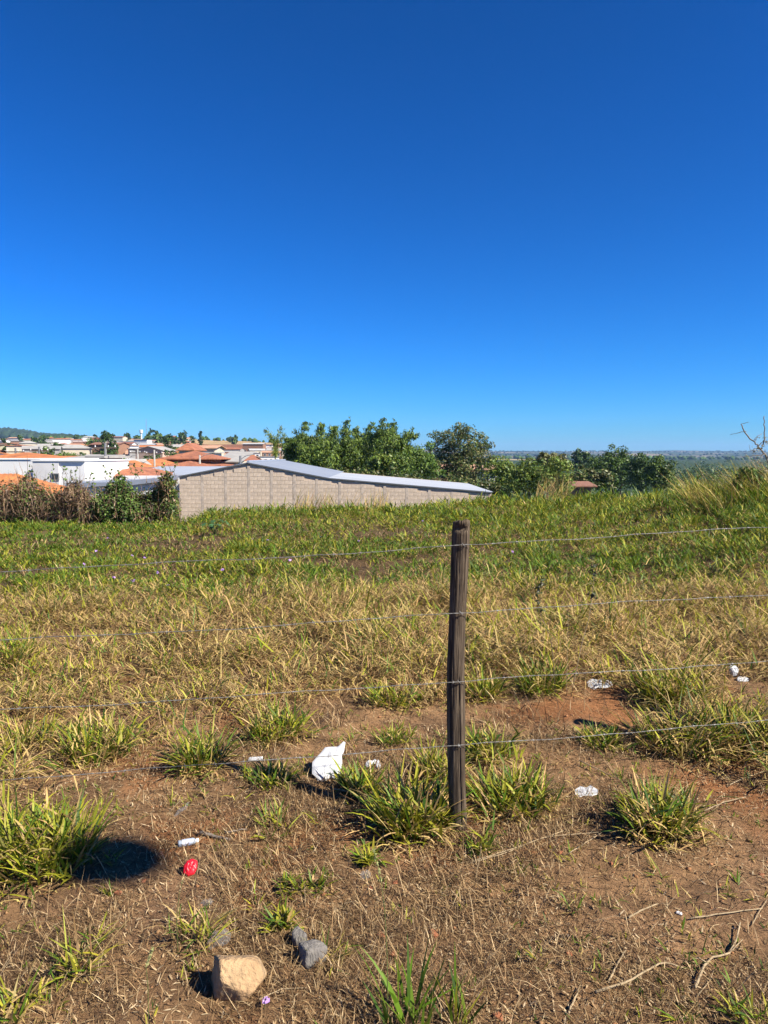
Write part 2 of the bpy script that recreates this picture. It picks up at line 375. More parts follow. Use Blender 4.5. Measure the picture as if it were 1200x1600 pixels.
# ------------------------------------------------------------------ vegetation helpers
def blades(base, yaw, L, lean, curve, width, col, rows=3, twist=None):
    """ribbons: base (N,3); returns V,F,C"""
    N = len(base); dh = np.stack([np.cos(yaw), np.sin(yaw)], 1)
    tw = yaw + math.pi / 2 + (RNG.normal(0, .5, N) if twist is None else twist)
    side = np.stack([np.cos(tw), np.sin(tw), np.zeros(N)], 1)
    P = base.copy(); seg = 1.0 / rows; VV = []; CC = []
    for k in range(rows + 1):
        t = k * seg
        w = (1 - t ** 2.2) * (0.75 + .5 * min(t * 3, 1) * .6)
        if k < rows:
            VV.append(P - side * (width * .5 * w)[:, None]); VV.append(P + side * (width * .5 * w)[:, None])
        else: VV.append(P)
        th = lean + curve * (t + seg * .5)
        P = P + np.stack([dh[:, 0] * np.sin(th) * L * seg, dh[:, 1] * np.sin(th) * L * seg, np.cos(th) * L * seg], 1)
    nv = 2 * rows + 1
    V = np.stack(VV, 1).reshape(-1, 3); C = np.repeat(col, nv, axis=0)
    o = np.arange(N)[:, None] * nv
    Q = [np.stack([o[:, 0] + 2 * k, o[:, 0] + 2 * k + 1, o[:, 0] + 2 * k + 3, o[:, 0] + 2 * k + 2], 1) for k in range(rows - 1)]
    Q = np.concatenate(Q) if Q else np.zeros((0, 4), int)
    T = np.stack([o[:, 0] + 2 * rows - 2, o[:, 0] + 2 * rows - 1, o[:, 0] + 2 * rows], 1)
    return V, Q, T, C
def merge(parts):
    V = []; Q = []; T = []; C = []; n = 0
    for v, q, t, c in parts:
        V.append(v); Q.append(q + n); T.append(t + n); C.append(c); n += len(v)
    return np.concatenate(V), [np.concatenate(Q), np.concatenate(T)], np.concatenate(C)
GREEN = np.array([.088, .15, .010]); YGREEN = np.array([.255, .25, .022]); STRAW = np.array([.44, .315, .125]); BROWN = np.array([.16, .095, .04]); DGREEN = np.array([.04, .085, .010])
def palette(N, wg, wy, ws, wb, wd=0.0):
    """weights may be arrays"""
    W = np.stack([np.broadcast_to(np.asarray(w, float), (N,)) for w in (wg, wy, ws, wb, wd)], 1); W = W / W.sum(1, keepdims=True)
    cs = np.cumsum(W, 1); u = RNG.random(N)[:, None]; k = np.minimum((u > cs).sum(1), 4)
    base = np.stack([GREEN, YGREEN, STRAW, BROWN, DGREEN])[k]
    return base * RNG.uniform(.72, 1.3, (N, 1)) * RNG.uniform(.92, 1.08, (N, 3)), k
def culm_grass(cx, cy, h, rad, nculm, nleaf, leafL, wid, straw, lush, rows=2, oz=None):
    """signal-grass clumps: leaning culms, each with short broad leaves; arrays per clump"""
    n = len(cx); ci = np.repeat(np.arange(n), nculm); N = len(ci)
    ang = RNG.uniform(0, 6.28, N); rr = rad[ci] * np.sqrt(RNG.random(N))
    x = cx[ci] + rr * np.cos(ang); y = cy[ci] + rr * np.sin(ang); z = H(x, y) - .008
    th = .04 + .45 * rr / rad[ci] + np.abs(RNG.normal(0, .24, N)); yaw = ang + RNG.normal(0, .7, N); Hc = h[ci] * RNG.uniform(.35, 1.1, N)
    B = np.stack([x, y, z], 1); D = np.stack([np.sin(th) * np.cos(yaw), np.sin(th) * np.sin(yaw), np.cos(th)], 1)
    li = np.repeat(np.arange(N), nleaf); M = len(li); t = np.tile(np.linspace(.08, 1.0, nleaf), N) * RNG.uniform(.75, 1.05, M)
    P = B[li] + D[li] * (t * Hc[li])[:, None]
    st = straw[ci][li]; lu = lush[ci][li]
    pd = np.clip(st * 1.7 * (1.12 - t), 0, 1) + np.clip(.25 - t, 0, 1) * .8; pd = np.clip(np.maximum(pd, st * .9), 0, .97)
    col, kk = palette(M, (1 - pd) * (.2 + .5 * lu), (1 - pd) * np.maximum(.9 - .48 * lu, .08), pd * .8, pd * .34, (1 - pd) * (.12 + .14 * lu))
    dry = (kk == 2) | (kk == 3)
    lean = np.clip(th[li] + RNG.uniform(.02, .8, M) * (1.1 - .65 * t) + dry * RNG.uniform(0, .32, M), 0, 2.2)
    v = [blades(P, np.where(RNG.random(M) < .55, yaw[li] + RNG.normal(0, .8, M), RNG.uniform(0, 6.28, M)), leafL[ci][li] * RNG.uniform(.5, 1.3, M) * np.where(dry, .85, 1), lean, RNG.uniform(-.1, .95, M) + dry * RNG.uniform(0, 1.1, M), wid[ci][li] * RNG.uniform(.6, 1.35, M) * np.where(dry, .8, 1), col, rows)]
    cs, _ = palette(N, .25, .3, .5, .3, 0)
    v.append(blades(B, yaw, Hc, th, np.zeros(N), wid[ci] * .32, cs, 1))
    return v
def leaves(C, Rr, n, size, cols, flat=.0, seed=0, shell=.55, aspect=.5, droop=0.0):
    """diamond leaves scattered in ellipsoids: C (k,3), Rr (k,3)"""
    C = np.asarray(C, float); Rr = np.asarray(Rr, float); k = len(C)
    vol = np.prod(Rr, 1) ** (2 / 3.0); idx = RNG.choice(k, n, p=vol / vol.sum())
    d = RNG.normal(size=(n, 3)); d /= np.linalg.norm(d, axis=1)[:, None]
    r = (shell + (1 - shell) * RNG.random(n)) * (1 + .10 * RNG.normal(size=n))
    P = C[idx] + d * Rr[idx] * r[:, None]
    nrm = d * .6 + RNG.normal(size=(n, 3)) * .6 + np.array([0, 0, .35 + flat]); nrm /= np.linalg.norm(nrm, axis=1)[:, None]
    t = np.cross(nrm, RNG.normal(size=(n, 3))); t[:, 2] -= droop; t /= np.linalg.norm(t, axis=1)[:, None] + 1e-9
    b = np.cross(nrm, t)
    s = size * RNG.uniform(.6, 1.35, n)[:, None]
    V = np.stack([P - t * s * .5, P + b * s * aspect * .5 + nrm * s * .06, P + t * s * .5, P - b * s * aspect * .5 + nrm * s * .06], 1).reshape(-1, 3)
    o = np.arange(n)[:, None] * 4
    F = np.concatenate([o, o + 1, o + 2, o + 3], 1)
    ci = RNG.integers(0, len(cols), n); c = np.asarray(cols)[ci] * RNG.uniform(.75, 1.3, (n, 1))
    clump = RNG.uniform(.8, 1.25, k)[idx][:, None]
    return V, F, np.repeat(c * clump, 4, axis=0)
def rpath(p0, p1, n=5, wob=.05):
    p0 = np.array(p0, float); p1 = np.array(p1, float); t = np.linspace(0, 1, n)[:, None]
    P = p0 * (1 - t) + p1 * t; L = np.linalg.norm(p1 - p0)
    P[1:-1] += RNG.normal(0, wob * L, (n - 2, 3)); return P
LEAF_DARK = [(.030, .060, .013), (.042, .08, .018), (.058, .10, .022)]
LEAF_MID = [(.062, .115, .02), (.088, .15, .027), (.118, .172, .036)]
LEAF_OLIVE = [(.092, .105, .036), (.12, .125, .042), (.15, .142, .052)]
LEAF_YEL = [(.118, .17, .024), (.15, .198, .03), (.178, .198, .036)]
def tree(name, label, base, h, spread, cols, n, leaf, cat='tree', group=None, clumps=None, nclump=14, trunk_r=None, low=.25, parts=True, aspect=.5, squash=.8):
    """base Vector, crown of leaf clumps on limbs; clumps: list of (dx,dy,z,r)"""
    root = empty(name, base); tag(root, label, cat, group)
    if clumps is None:
        clumps = []
        for i in range(nclump):
            a = random.uniform(0, 6.28); t = random.random()
            zz = low + (1 - low) * t; prof = math.sin(math.pi * min(.98, .22 + .75 * t)) ** .7
            rr = spread * prof * math.sqrt(random.random()) * .8
            clumps.append((rr * math.cos(a), rr * math.sin(a), h * zz * .93, spread * random.uniform(.26, .46)))
    C = np.array([(c[0], c[1], c[2]) for c in clumps]); Rr = np.array([(c[3], c[3], c[3] * squash) for c in clumps])
    k_ = len(C); dv = RNG.normal(size=(k_ * 3, 3)); dv /= np.linalg.norm(dv, axis=1)[:, None]; Rs = np.repeat(Rr, 3, 0)
    C = np.vstack([C, np.repeat(C, 3, 0) + dv * Rs * RNG.uniform(.7, 1.15, (k_ * 3, 1))]); Rr = np.vstack([Rr * .85, Rs * RNG.uniform(.25, .5, (k_ * 3, 1))])
    V, F, c = leaves(C, Rr, n, leaf, cols, aspect=aspect)
    obj_np('crown', V, F, M_leaf, root, c)
    tr = trunk_r or h * .022
    mb = MB(); top = (0, 0, h * .6); mb.tube(rpath((0, 0, -.3), top, 6, .02), np.linspace(tr, tr * .45, 6), 7)
    for c_ in clumps[::max(1, len(clumps) // 9)]:
        s = random.uniform(.2, .55) * h; mb.tube(rpath((0, 0, min(s, c_[2] * .8)), c_[:3], 4, .05), np.linspace(tr * .5, tr * .12, 4), 5)
    mb.build('trunk', M_bark, root, True)
    return root

# ------------------------------------------------------------------ buildings
def roof_grid(w, d, rh, kind, over, rib=.22, amp=.035, step=.07, course=.38):
    """tiled roof as a real corrugated surface; local origin at eave level, centre"""
    X = np.arange(-w / 2 - over, w / 2 + over + 1e-6, step); Y = np.arange(-d / 2 - over, d / 2 + over + 1e-6, step * 1.5)
    x, y = np.meshgrid(X, Y, indexing='ij'); ex = w / 2 + over; ey = d / 2 + over
    if kind == 'hip':
        m = min(ex, ey); s = rh / m
        dx = ex - np.abs(x); dy = ey - np.abs(y); z = s * np.minimum(dx, dy); runx = dx < dy
    elif kind == 'gable_x':      # ridge along x
        s = rh / ey; dy = ey - np.abs(y); dx = dy; z = s * dy; runx = np.zeros_like(x, bool)
    else:
        s = rh / ex; dx = ex - np.abs(x); dy = dx; z = s * dx; runx = np.ones_like(x, bool)
    u = np.where(runx, y, x); v = np.where(runx, dx, dy)
    z = z + amp * np.abs(np.sin(math.pi * u / rib)) - .03 * ((v / course) % 1.0)
    n0, n1 = x.shape; V = np.stack([x, y, z], -1).reshape(-1, 3)
    i = np.arange(n0 - 1)[:, None]; j = np.arange(n1 - 1)[None, :]
    F = np.stack([i * n1 + j, (i + 1) * n1 + j, (i + 1) * n1 + j + 1, i * n1 + j + 1], -1).reshape(-1, 4)
    return V, F
def roof_plain(w, d, rh, kind, over, t=.12):
    ex, ey = w / 2 + over, d / 2 + over; mb = MB()
    if kind == 'hip':
        if ex >= ey: a, b = (-(ex - ey), 0, rh), (ex - ey, 0, rh)
        else: a, b = (0, -(ey - ex), rh), (0, ey - ex, rh)
        V = [(-ex, -ey, 0), (ex, -ey, 0), (ex, ey, 0), (-ex, ey, 0), a, b] + [(-ex, -ey, -t), (ex, -ey, -t), (ex, ey, -t), (-ex, ey, -t)]
        F = [(0, 1, 5, 4), (2, 3, 4, 5), (1, 2, 5), (3, 0, 4)] if ex >= ey else [(0, 1, 4), (1, 2, 5, 4), (2, 3, 5), (3, 0, 4, 5)]
        F += [(0, 6, 7, 1), (1, 7, 8, 2), (2, 8, 9, 3), (3, 9, 6, 0), (9, 8, 7, 6)]
        mb.add(V, F)
    elif kind == 'gable_x':
        P = [(-ey, 0), (0, rh), (ey, 0), (ey, -t), (0, rh - t), (-ey, -t)]
        V = [(-ex, p, q) for p, q in P] + [(ex, p, q) for p, q in P]; n = 6
        F = [(5, 4, 1, 0), (4, 3, 2, 1), (6, 7, 10, 11), (7, 8, 9, 10)] + [(i, (i + 1) % n, (i + 1) % n + n, i + n) for i in range(n)]
        mb.add(V, F)
    elif kind == 'gable_y':
        P = [(-ex, 0), (0, rh), (ex, 0), (ex, -t), (0, rh - t), (-ex, -t)]
        V = [(p, -ey, q) for p, q in P] + [(p, ey, q) for p, q in P]; n = 6
        F = [(0, 1, 4, 5), (1, 2, 3, 4), (11, 10, 7, 6), (10, 9, 8, 7)] + [(i + n, (i + 1) % n + n, (i + 1) % n, i) for i in range(n)]
        mb.add(V, F)
    elif kind == 'mono':
        V = [(-ex, -ey, 0), (ex, -ey, 0), (ex, ey, rh), (-ex, ey, rh), (-ex, -ey, -t), (ex, -ey, -t), (ex, ey, rh - t), (-ex, ey, rh - t)]
        mb.add(V, [(0, 1, 2, 3), (7, 6, 5, 4), (0, 4, 5, 1), (1, 5, 6, 2), (2, 6, 7, 3), (3, 7, 4, 0)])
    else:
        mb.box(-ex, ex, -ey, ey, 0, .18)
    return mb
def house(name, label, cx, cy, gz, w, d, h, rz, kind, wm, rm, rh=1.3, over=.5, wins=2, door=True, fine=False, group=None, depth_below=2.0, cat='house'):
    root = empty(name, (cx, cy, gz), rz); tag(root, label, cat, group)
    wl = MB().box(-w / 2, w / 2, -d / 2, d / 2, -depth_below, h)
    if kind == 'gable_y': wl.add([(-w / 2, -d / 2, h), (w / 2, -d / 2, h), (0, -d / 2, h + rh * .86), (-w / 2, d / 2, h), (w / 2, d / 2, h), (0, d / 2, h + rh * .86)], [(0, 1, 2), (5, 4, 3)])
    if kind == 'gable_x': wl.add([(-w / 2, -d / 2, h), (-w / 2, d / 2, h), (-w / 2, 0, h + rh * .86), (w / 2, -d / 2, h), (w / 2, d / 2, h), (w / 2, 0, h + rh * .86)], [(2, 1, 0), (3, 4, 5)])
    wl.build('wall', wm, root)
    if fine:
        V, F = roof_grid(w, d, rh, kind, over); V[:, 2] += h + .02
        ro = obj_np('roof', V, F, rm, root, None, True)
    else:
        rb = roof_plain(w, d, rh, kind, over); ro = rb.build('roof', rm, root); ro.location.z = h + .01
    xs = np.linspace(-w / 2, w / 2, wins + (2 if door else 1) + 1)
    xs = (xs[1:] + xs[:-1]) / 2; di = len(xs) // 2 if door else -1
    for i, x in enumerate(xs):
        if i == di:
            MB().box(x - .45, x + .45, -d / 2 - .05, -d / 2 - .003, 0, 2.1).build('door', M_bark, root)
        else:
            f = MB().box(x - .65, x + .65, -d / 2 - .06, -d / 2 - .003, 1.0, 2.1).build('window', M_white, root)
            MB().box(x - .56, x + .56, -d / 2 - .075, -d / 2 - .062, 1.08, 2.02).build('pane', M_glass, f)
    return root

# ------------------------------------------------------------------ block-walled shed
def build_shed():
    Y = 38.0; DEP = 14.0
    pl = at(280, 745, Y); pk = at(388, 724, Y); pb = at(514, 748, Y); pe = at(768, 770, Y)
    root = empty('shed', (pl.x, Y, -3.4)); tag(root, 'long low shed with bare concrete block gable wall and pale metal roof', 'shed')
    ox, oy, oz = pl.x, Y, -3.4
    L = lambda p: (p.x - ox, p.z - oz)
    top = [L(pl), L(pk), L(pb), L(pe)]
    base = -1.0
    core = MB(); core.prism([(top[0][0], base), (top[3][0], base), top[3], top[2], top[1], top[0]], .02, DEP)
    wall = core.build('wall', M_mortar, root)
    def topz(x): return float(np.interp(x, [t[0] for t in top], [t[1] for t in top]))
    # piers
    pier_px = [316.5, 353, 389, 424.5, 460, 495, 531, 566, 601, 636, 671, 706]
    piers = []
    for q in pier_px:
        x = at(q, 760, Y).x - ox; piers.append(x)
        MB().box(x - .07, x + .07, -.026, .018, base, topz(x) - .13).build('pier', M_pier, wall)
    # blocks, each its own piece
    bm_ = MB().box(0, .392, -.018, .03, 0, .188).mesh('block'); bm_.materials.append(M_block)
    bh_ = MB().box(0, .192, -.018, .03, 0, .188).mesh('half_block'); bh_.materials.append(M_block)
    cells = []
    for r in range(0, 30):
        z = base + .0 + r * .2
        x = -(.2 if r % 2 else 0)
        while x < top[3][0]:
            a, b = max(x, 0.004), min(x + .4, top[3][0])
            if b - a > .15 and min(topz(a), topz(b)) > z + .25:
                cells.append((a, b - a, z))
            x += .4
    def score(c):       # lowest part is hidden by the rise of the field
        gx, gz = c[0] + ox, c[2] + oz
        px, py = proj(np.array(gx), np.array(Y), np.array(gz + .19)); vis = float(np.interp(float(px), [270, 330, 380, 500, 640, 800], [812, 806, 794, 786, 790, 790]))
        return float(py) - vis
    cells.sort(key=score)
    st = MB(); cnt = 0
    for a, w, z in cells:
        if score((a, w, z)) > 6: continue
        if cnt < 300:
            o = link('block', bm_ if w > .3 else bh_, None, wall); o.location = (a, 0, z); cnt += 1
        else:
            st.box(a, a + min(w, .392), -.018, .03, z, z + .188)
    if st.n: tag(st.build('block_rows', M_block, wall), kind='stuff')
    # roof: two slopes and a flatter lean-to, ribbed sheet
    def slope(name, a, b, m, y0, y1):
        n = int((y1 - y0) / .085); ys = np.linspace(y0, y1, n)
        rib = .018 * (np.abs(((ys / .34) % 1) - .5) < .18)
        V = []; 
        for y, r_ in zip(ys, rib): V += [(a[0], y, a[1] + r_), (b[0], y, b[1] + r_)]
        F = [(2 * i, 2 * i + 1, 2 * i + 3, 2 * i + 2) for i in range(n - 1)]
        mb = MB(); mb.add(V, F); o = mb.build(name, m, root)
        md = o.modifiers.new('thick', 'SOLIDIFY'); md.thickness = .02
        return o
    e = .05
    slope('roof_sheet', (top[0][0] - .15, top[0][1] - .01), (top[1][0], top[1][1] + e), M_zinc, -.05, DEP + .1)
    slope('roof_sheet', (top[1][0], top[1][1] + e), (top[2][0], top[2][1] + e), M_zinc, -.05, DEP + .1)
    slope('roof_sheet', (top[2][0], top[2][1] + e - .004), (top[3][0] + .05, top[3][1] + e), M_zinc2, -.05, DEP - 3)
    fa = MB()
    for i in range(3):
        a, b = top[i], top[i + 1]
        fa.prism([(a[0], a[1] - .012), (b[0], b[1] - .012), (b[0], b[1] + .045), (a[0], a[1] + .045)], -.075, -.052)
    fa.build('fascia', M_fascia, root)
    MB().tube([(top[1][0], -.1, top[1][1] + .09), (top[1][0], DEP, top[1][1] + .09)], .07, 6).build('ridge_cap', M_zinc, root)
build_shed()

# ------------------------------------------------------------------ near houses on the left
def rect_house_px(name, label, pxl, pxr, py_eave, depth, d, wm, rm, kind, rh, **k):
    a = at(pxl, py_eave, depth); b = at(pxr, py_eave, depth); gz = Hs((a.x + b.x) / 2, depth + d / 2)
    return house(name, label, (a.x + b.x) / 2, depth + d / 2, gz, b.x - a.x, d, a.z - gz, k.pop('rz', 0.0), kind, wm, rm, rh, **k)
def near_houses():
    # tiled house just beyond the creepers
    c0 = at(-22, 771, 32.5); g0 = Hs(c0.x, 32.5)
    house('house', 'house with big bright orange clay tile hip roof right behind the creepers', c0.x, c0.y, g0, 7.2, 4.8, at(0, 774, 32.5).z - g0, R(25), 'hip', M_cream, M_tile, .92, .4, fine=True)
    # white flat-roofed house
    a = at(-160, 719, 45); b = at(143, 719, 45); gz = -4.0
    root = empty('flat_roofed_house', (0, 45, gz)); tag(root, 'white flat roofed modern house with a small dark square window', 'house')
    zt = a.z - gz
    def X(p): return at(p, 740, 45).x
    MB().box(X(-160), X(70), 0, 9, -1, at(0, 718.3, 45).z - gz).build('wall', M_white, root)
    MB().box(X(66), X(105.5), -1.2, 6, -1, at(0, 720.5, 45).z - gz).build('stair_tower', M_whitegrey, root)
    MB().box(X(105.7), X(144), -1.1, 6.5, -1, at(0, 719.5, 45).z - gz).build('tower_wall', M_white, root)
    MB().box(X(64), X(146), -1.26, 6.6, at(0, 720.4, 45).z - gz, at(0, 718.4, 45).z - gz).build('parapet', M_white, root)
    MB().box(X(-160), X(65.5), -.06, 9.1, at(0, 718.2, 45).z - gz, at(0, 716.6, 45).z - gz).build('parapet', M_white, root)
    w0, w1 = at(82, 740.5, 43.8), at(92, 749, 43.8)
    f = MB().box(w0.x - .05, w1.x + .05, -1.26, -1.203, w1.z - gz - .05, w0.z - gz + .05).build('window', M_greyw, root)
    MB().box(w0.x, w1.x, -1.275, -1.262, w1.z - gz, w0.z - gz).build('pane', M_glass, f)
    MB().box(X(30), X(66), -.55, -.02, at(0, 744.5, 45).z - gz - .3, at(0, 744.5, 45).z - gz).build('ledge', M_whitegrey, root)
    # white boundary building with blue-grey sloping roof beside the shed
    root = empty('annexe', (0, 40, -3.6)); tag(root, 'long white annexe with low blue grey sheet roof beside the shed', 'annexe')
    gz = -3.6
    def P(px, py, y=40): p = at(px, py, y); return (p.x, p.z - gz)
    MB().prism([(P(105, 0)[0], -.5), (P(279, 0)[0], -.5), P(279, 747), P(190, 753), P(105, 757)], 0, 5).build('wall', M_white, root)
    for (x0, y0, x1, y1) in ((105, 754, 172, 753.5), (172.2, 753.3, 279, 744)):
        a0, a1 = P(x0, y0), P(x1, y1); t = .30
        MB().prism([(a0[0], a0[1] - t), (a1[0], a1[1] - t * .6), a1, a0], -.25, 5.3).build('roof', M_zinc, root)
    MB().box(P(108, 0)[0], P(192, 0)[0], 5.4, 6, 0, P(150, 743.5, 45.5)[1]).build('parapet', M_white, root)
    MB().box(P(273.5, 0)[0], P(279.3, 0)[0], -.5, -.1, -.5, P(276, 747)[1]).build('corner_post', M_white, root)
    # roofs behind
    rect_house_px('house', 'house with rusty orange hip roof between white annexe and brown roof', 156, 232, 745, 49, 6, M_pink, M_tile2, 'hip', .56, fine=True, over=.5)
    rect_house_px('house', 'house with dull brown tile roof behind the rusty orange hip roof', 176, 272, 739.5, 58, 7, M_greyw, M_tile3, 'gable_x', .42)
    rect_house_px('warehouse', 'long grey metal roofed store behind the left end of the shed', 205, 360, 742, 53, 7, M_whitegrey, M_zinc2, 'mono', .5, wins=0, door=False, over=.2)
    rect_house_px('house', 'house with wide orange tiled roof above the white flat roof', -60, 72, 719, 62, 8, M_cream, M_tile, 'hip', .65)
    rect_house_px('house', 'small orange roofed house next to a leaning street pole', 78, 110, 718.5, 68, 7, M_cream, M_tile, 'gable_x', .35)
    rect_house_px('house', 'low cream house with pale flat roof behind the white tower', 108, 146, 716, 64, 6, M_cream, M_fibro, 'mono', .3)
    rect_house_px('house', 'tall pale blue grey house wall beside the dark street pole', 146, 157, 716, 60, 5, M_whitegrey, M_fibro, 'flat', .2, wins=0, door=False)
    rect_house_px('house', 'white house with brown lean-to roof just beyond the white tower', 144, 159, 733, 52, 5, M_white, M_tile3, 'mono', .35, wins=1, door=False)
    rect_house_px('house', 'house with long orange roof in front of the dark street pole', 152, 196, 732, 70, 8, M_whitegrey, M_tile, 'hip', .72)
    rect_house_px('house', 'house with white gable front and grey barge boards', 189, 212, 727, 76, 7, M_whitegrey, M_fibro, 'gable_y', .62, wins=0, door=False)
    rect_house_px('house', 'house with bright orange roof right of the white gable', 208, 241, 727.5, 80, 8, M_cream, M_tile, 'hip', .66)
    # two-tier red house
    r = rect_house_px('house', 'large two tier house with red hip roofs and dark verandah', 255, 336, 727, 88, 9, M_cream, M_tile2, 'hip', .35, over=.9, wins=4)
    a = at(262, 716.5, 90); b = at(332, 716.5, 90); gz = r.location.z
    up = MB().box(a.x - r.location.x, b.x - r.location.x, -3, 3.2, 2, a.z - gz); up.build('upper_wall', M_brickw, r)
    rb = roof_plain(b.x - a.x, 6.2, .95, 'hip', .9); ro = rb.build('upper_roof', M_tile2, r); ro.location = ((a.x + b.x) / 2 - r.location.x, .1, a.z - gz + .01)
    rect_house_px('house', 'low red tiled roof with pale ridge lines before the two tier house', 252, 318, 730, 72, 5, M_cream, M_tile2, 'hip', .55, over=.4, fine=True)
    rect_house_px('house', 'cream house with steep grey fibre cement roof', 342, 372, 721, 95, 9, M_cream, M_fibro, 'mono', 1.3, wins=1)
    rect_house_px('house', 'cream house with pinkish roof above the two tier house', 300, 335, 700, 150, 9, M_cream, M_tile4, 'gable_x', .6)
    rect_house_px('house', 'brown roofed cream house touching the green tree on the slope', 280, 300, 703, 125, 8, M_cream, M_tile2, 'hip', 1.2)
    rect_house_px('house', 'plain white boxy house right of the two tier house', 314, 331, 708, 118, 7, M_white, M_fibro, 'flat', .2)
    rect_house_px('house', 'white two storey house with red front on the hillside', 182, 203, 696, 260, 9, M_white, M_tile4, 'flat', .2, wins=3)
    rect_house_px('house', 'long white industrial building high up beside the feathery bamboo', 405, 425, 695, 560, 14, M_white, M_fibro, 'flat', .2, wins=0, door=False)
near_houses()

# ------------------------------------------------------------------ town on the hillside
def town():
    walls = [(M_white, 'white'), (M_cream, 'cream'), (M_pink, 'pinkish'), (M_yellow, 'pale yellow'), (M_greyw, 'grey'), (M_whitegrey, 'off white'), (M_white, 'white'), (M_brickw, 'bare brick')]
    roofs = [(M_tile, 'orange'), (M_tile2, 'red'), (M_tile4, 'pale clay'), (M_tile4, 'pale clay'), (M_tile2, 'red'), (M_fibro, 'grey'), (M_tile3, 'brown'), (M_fibro, 'grey'), (M_whitegrey_roof, 'whitish')]
    kinds = ['hip', 'gable_x', 'gable_y', 'gable_x', 'mono', 'flat', 'hip']
    rnd = random.Random(5); _ls = {}
    rows = [130, 160, 205, 226, 247, 270, 296, 325, 357, 392, 430, 472, 518, 568, 622, 680, 745, 815, 890, 975]
    for d0 in rows:
        px = -45 + rnd.uniform(0, 25)
        lim = 440 if d0 > 150 else 420
        while px < lim:
            w = rnd.uniform(7, 12) * (1 + d0 / 2500); d = d0 + rnd.uniform(-10, 10) * d0 / 300
            wpx = w / d * FPX
            cx = (px + wpx / 2 - 600) / FPX * d
            field = (285 < px < 440 and 480 < d0 < 1000)
            if not field and rnd.random() < .84 and not (d0 < 200 and px < 345) and not (d0 > 640 and 196 < px < 238):
                wm, wn = rnd.choice(walls); rm, rn = rnd.choice(roofs); kd = rnd.choice(kinds)
                h = rnd.uniform(2.8, 3.3) if rnd.random() < .86 else rnd.uniform(5, 6.2)
                gz = Hs(cx, d)
                st = 'tall' if h > 4.5 else 'low'
                where = ('at the foot of' if d0 < 150 else 'low on' if d0 < 230 else 'midway up' if d0 < 420 else 'high on' if d0 < 720 else 'on top of')
                side = ('far left' if px < 50 else 'under far hill' if px < 110 else 'left of water tower' if px < 180 else 'below water tower' if px < 260 else 'right of water tower' if px < 340 else 'near the bamboo')
                _lk = (st, wn, rn, kd in ('hip', 'flat') and kd, where, side); _ls[_lk] = _ls.get(_lk, 0) + 1; more = ['', ', second', ', third', ', fourth'][_ls[_lk] - 1]
                house('town_house', f'{st} {wn} house, {rn} {"hip" if kd == "hip" else "flat" if kd == "flat" else "pitched"} roof, {where} town {side}{more}',
                      cx, d, gz, w, rnd.uniform(6, 9), h, rnd.choice([.25, .3, -.2, .28]) + rnd.uniform(-.1, .1), kd, wm, rm, rnd.uniform(.6, 1.3), .4,
                      wins=2 if d0 < 500 else 1, door=d0 < 500, group='houses of the town on the hillside', depth_below=3.5)
            px += wpx * rnd.uniform(1.03, 1.3)
M_whitegrey_roof = mat('white_sheet_roof', (.60, .60, .60), .6, .1, 1)
town()

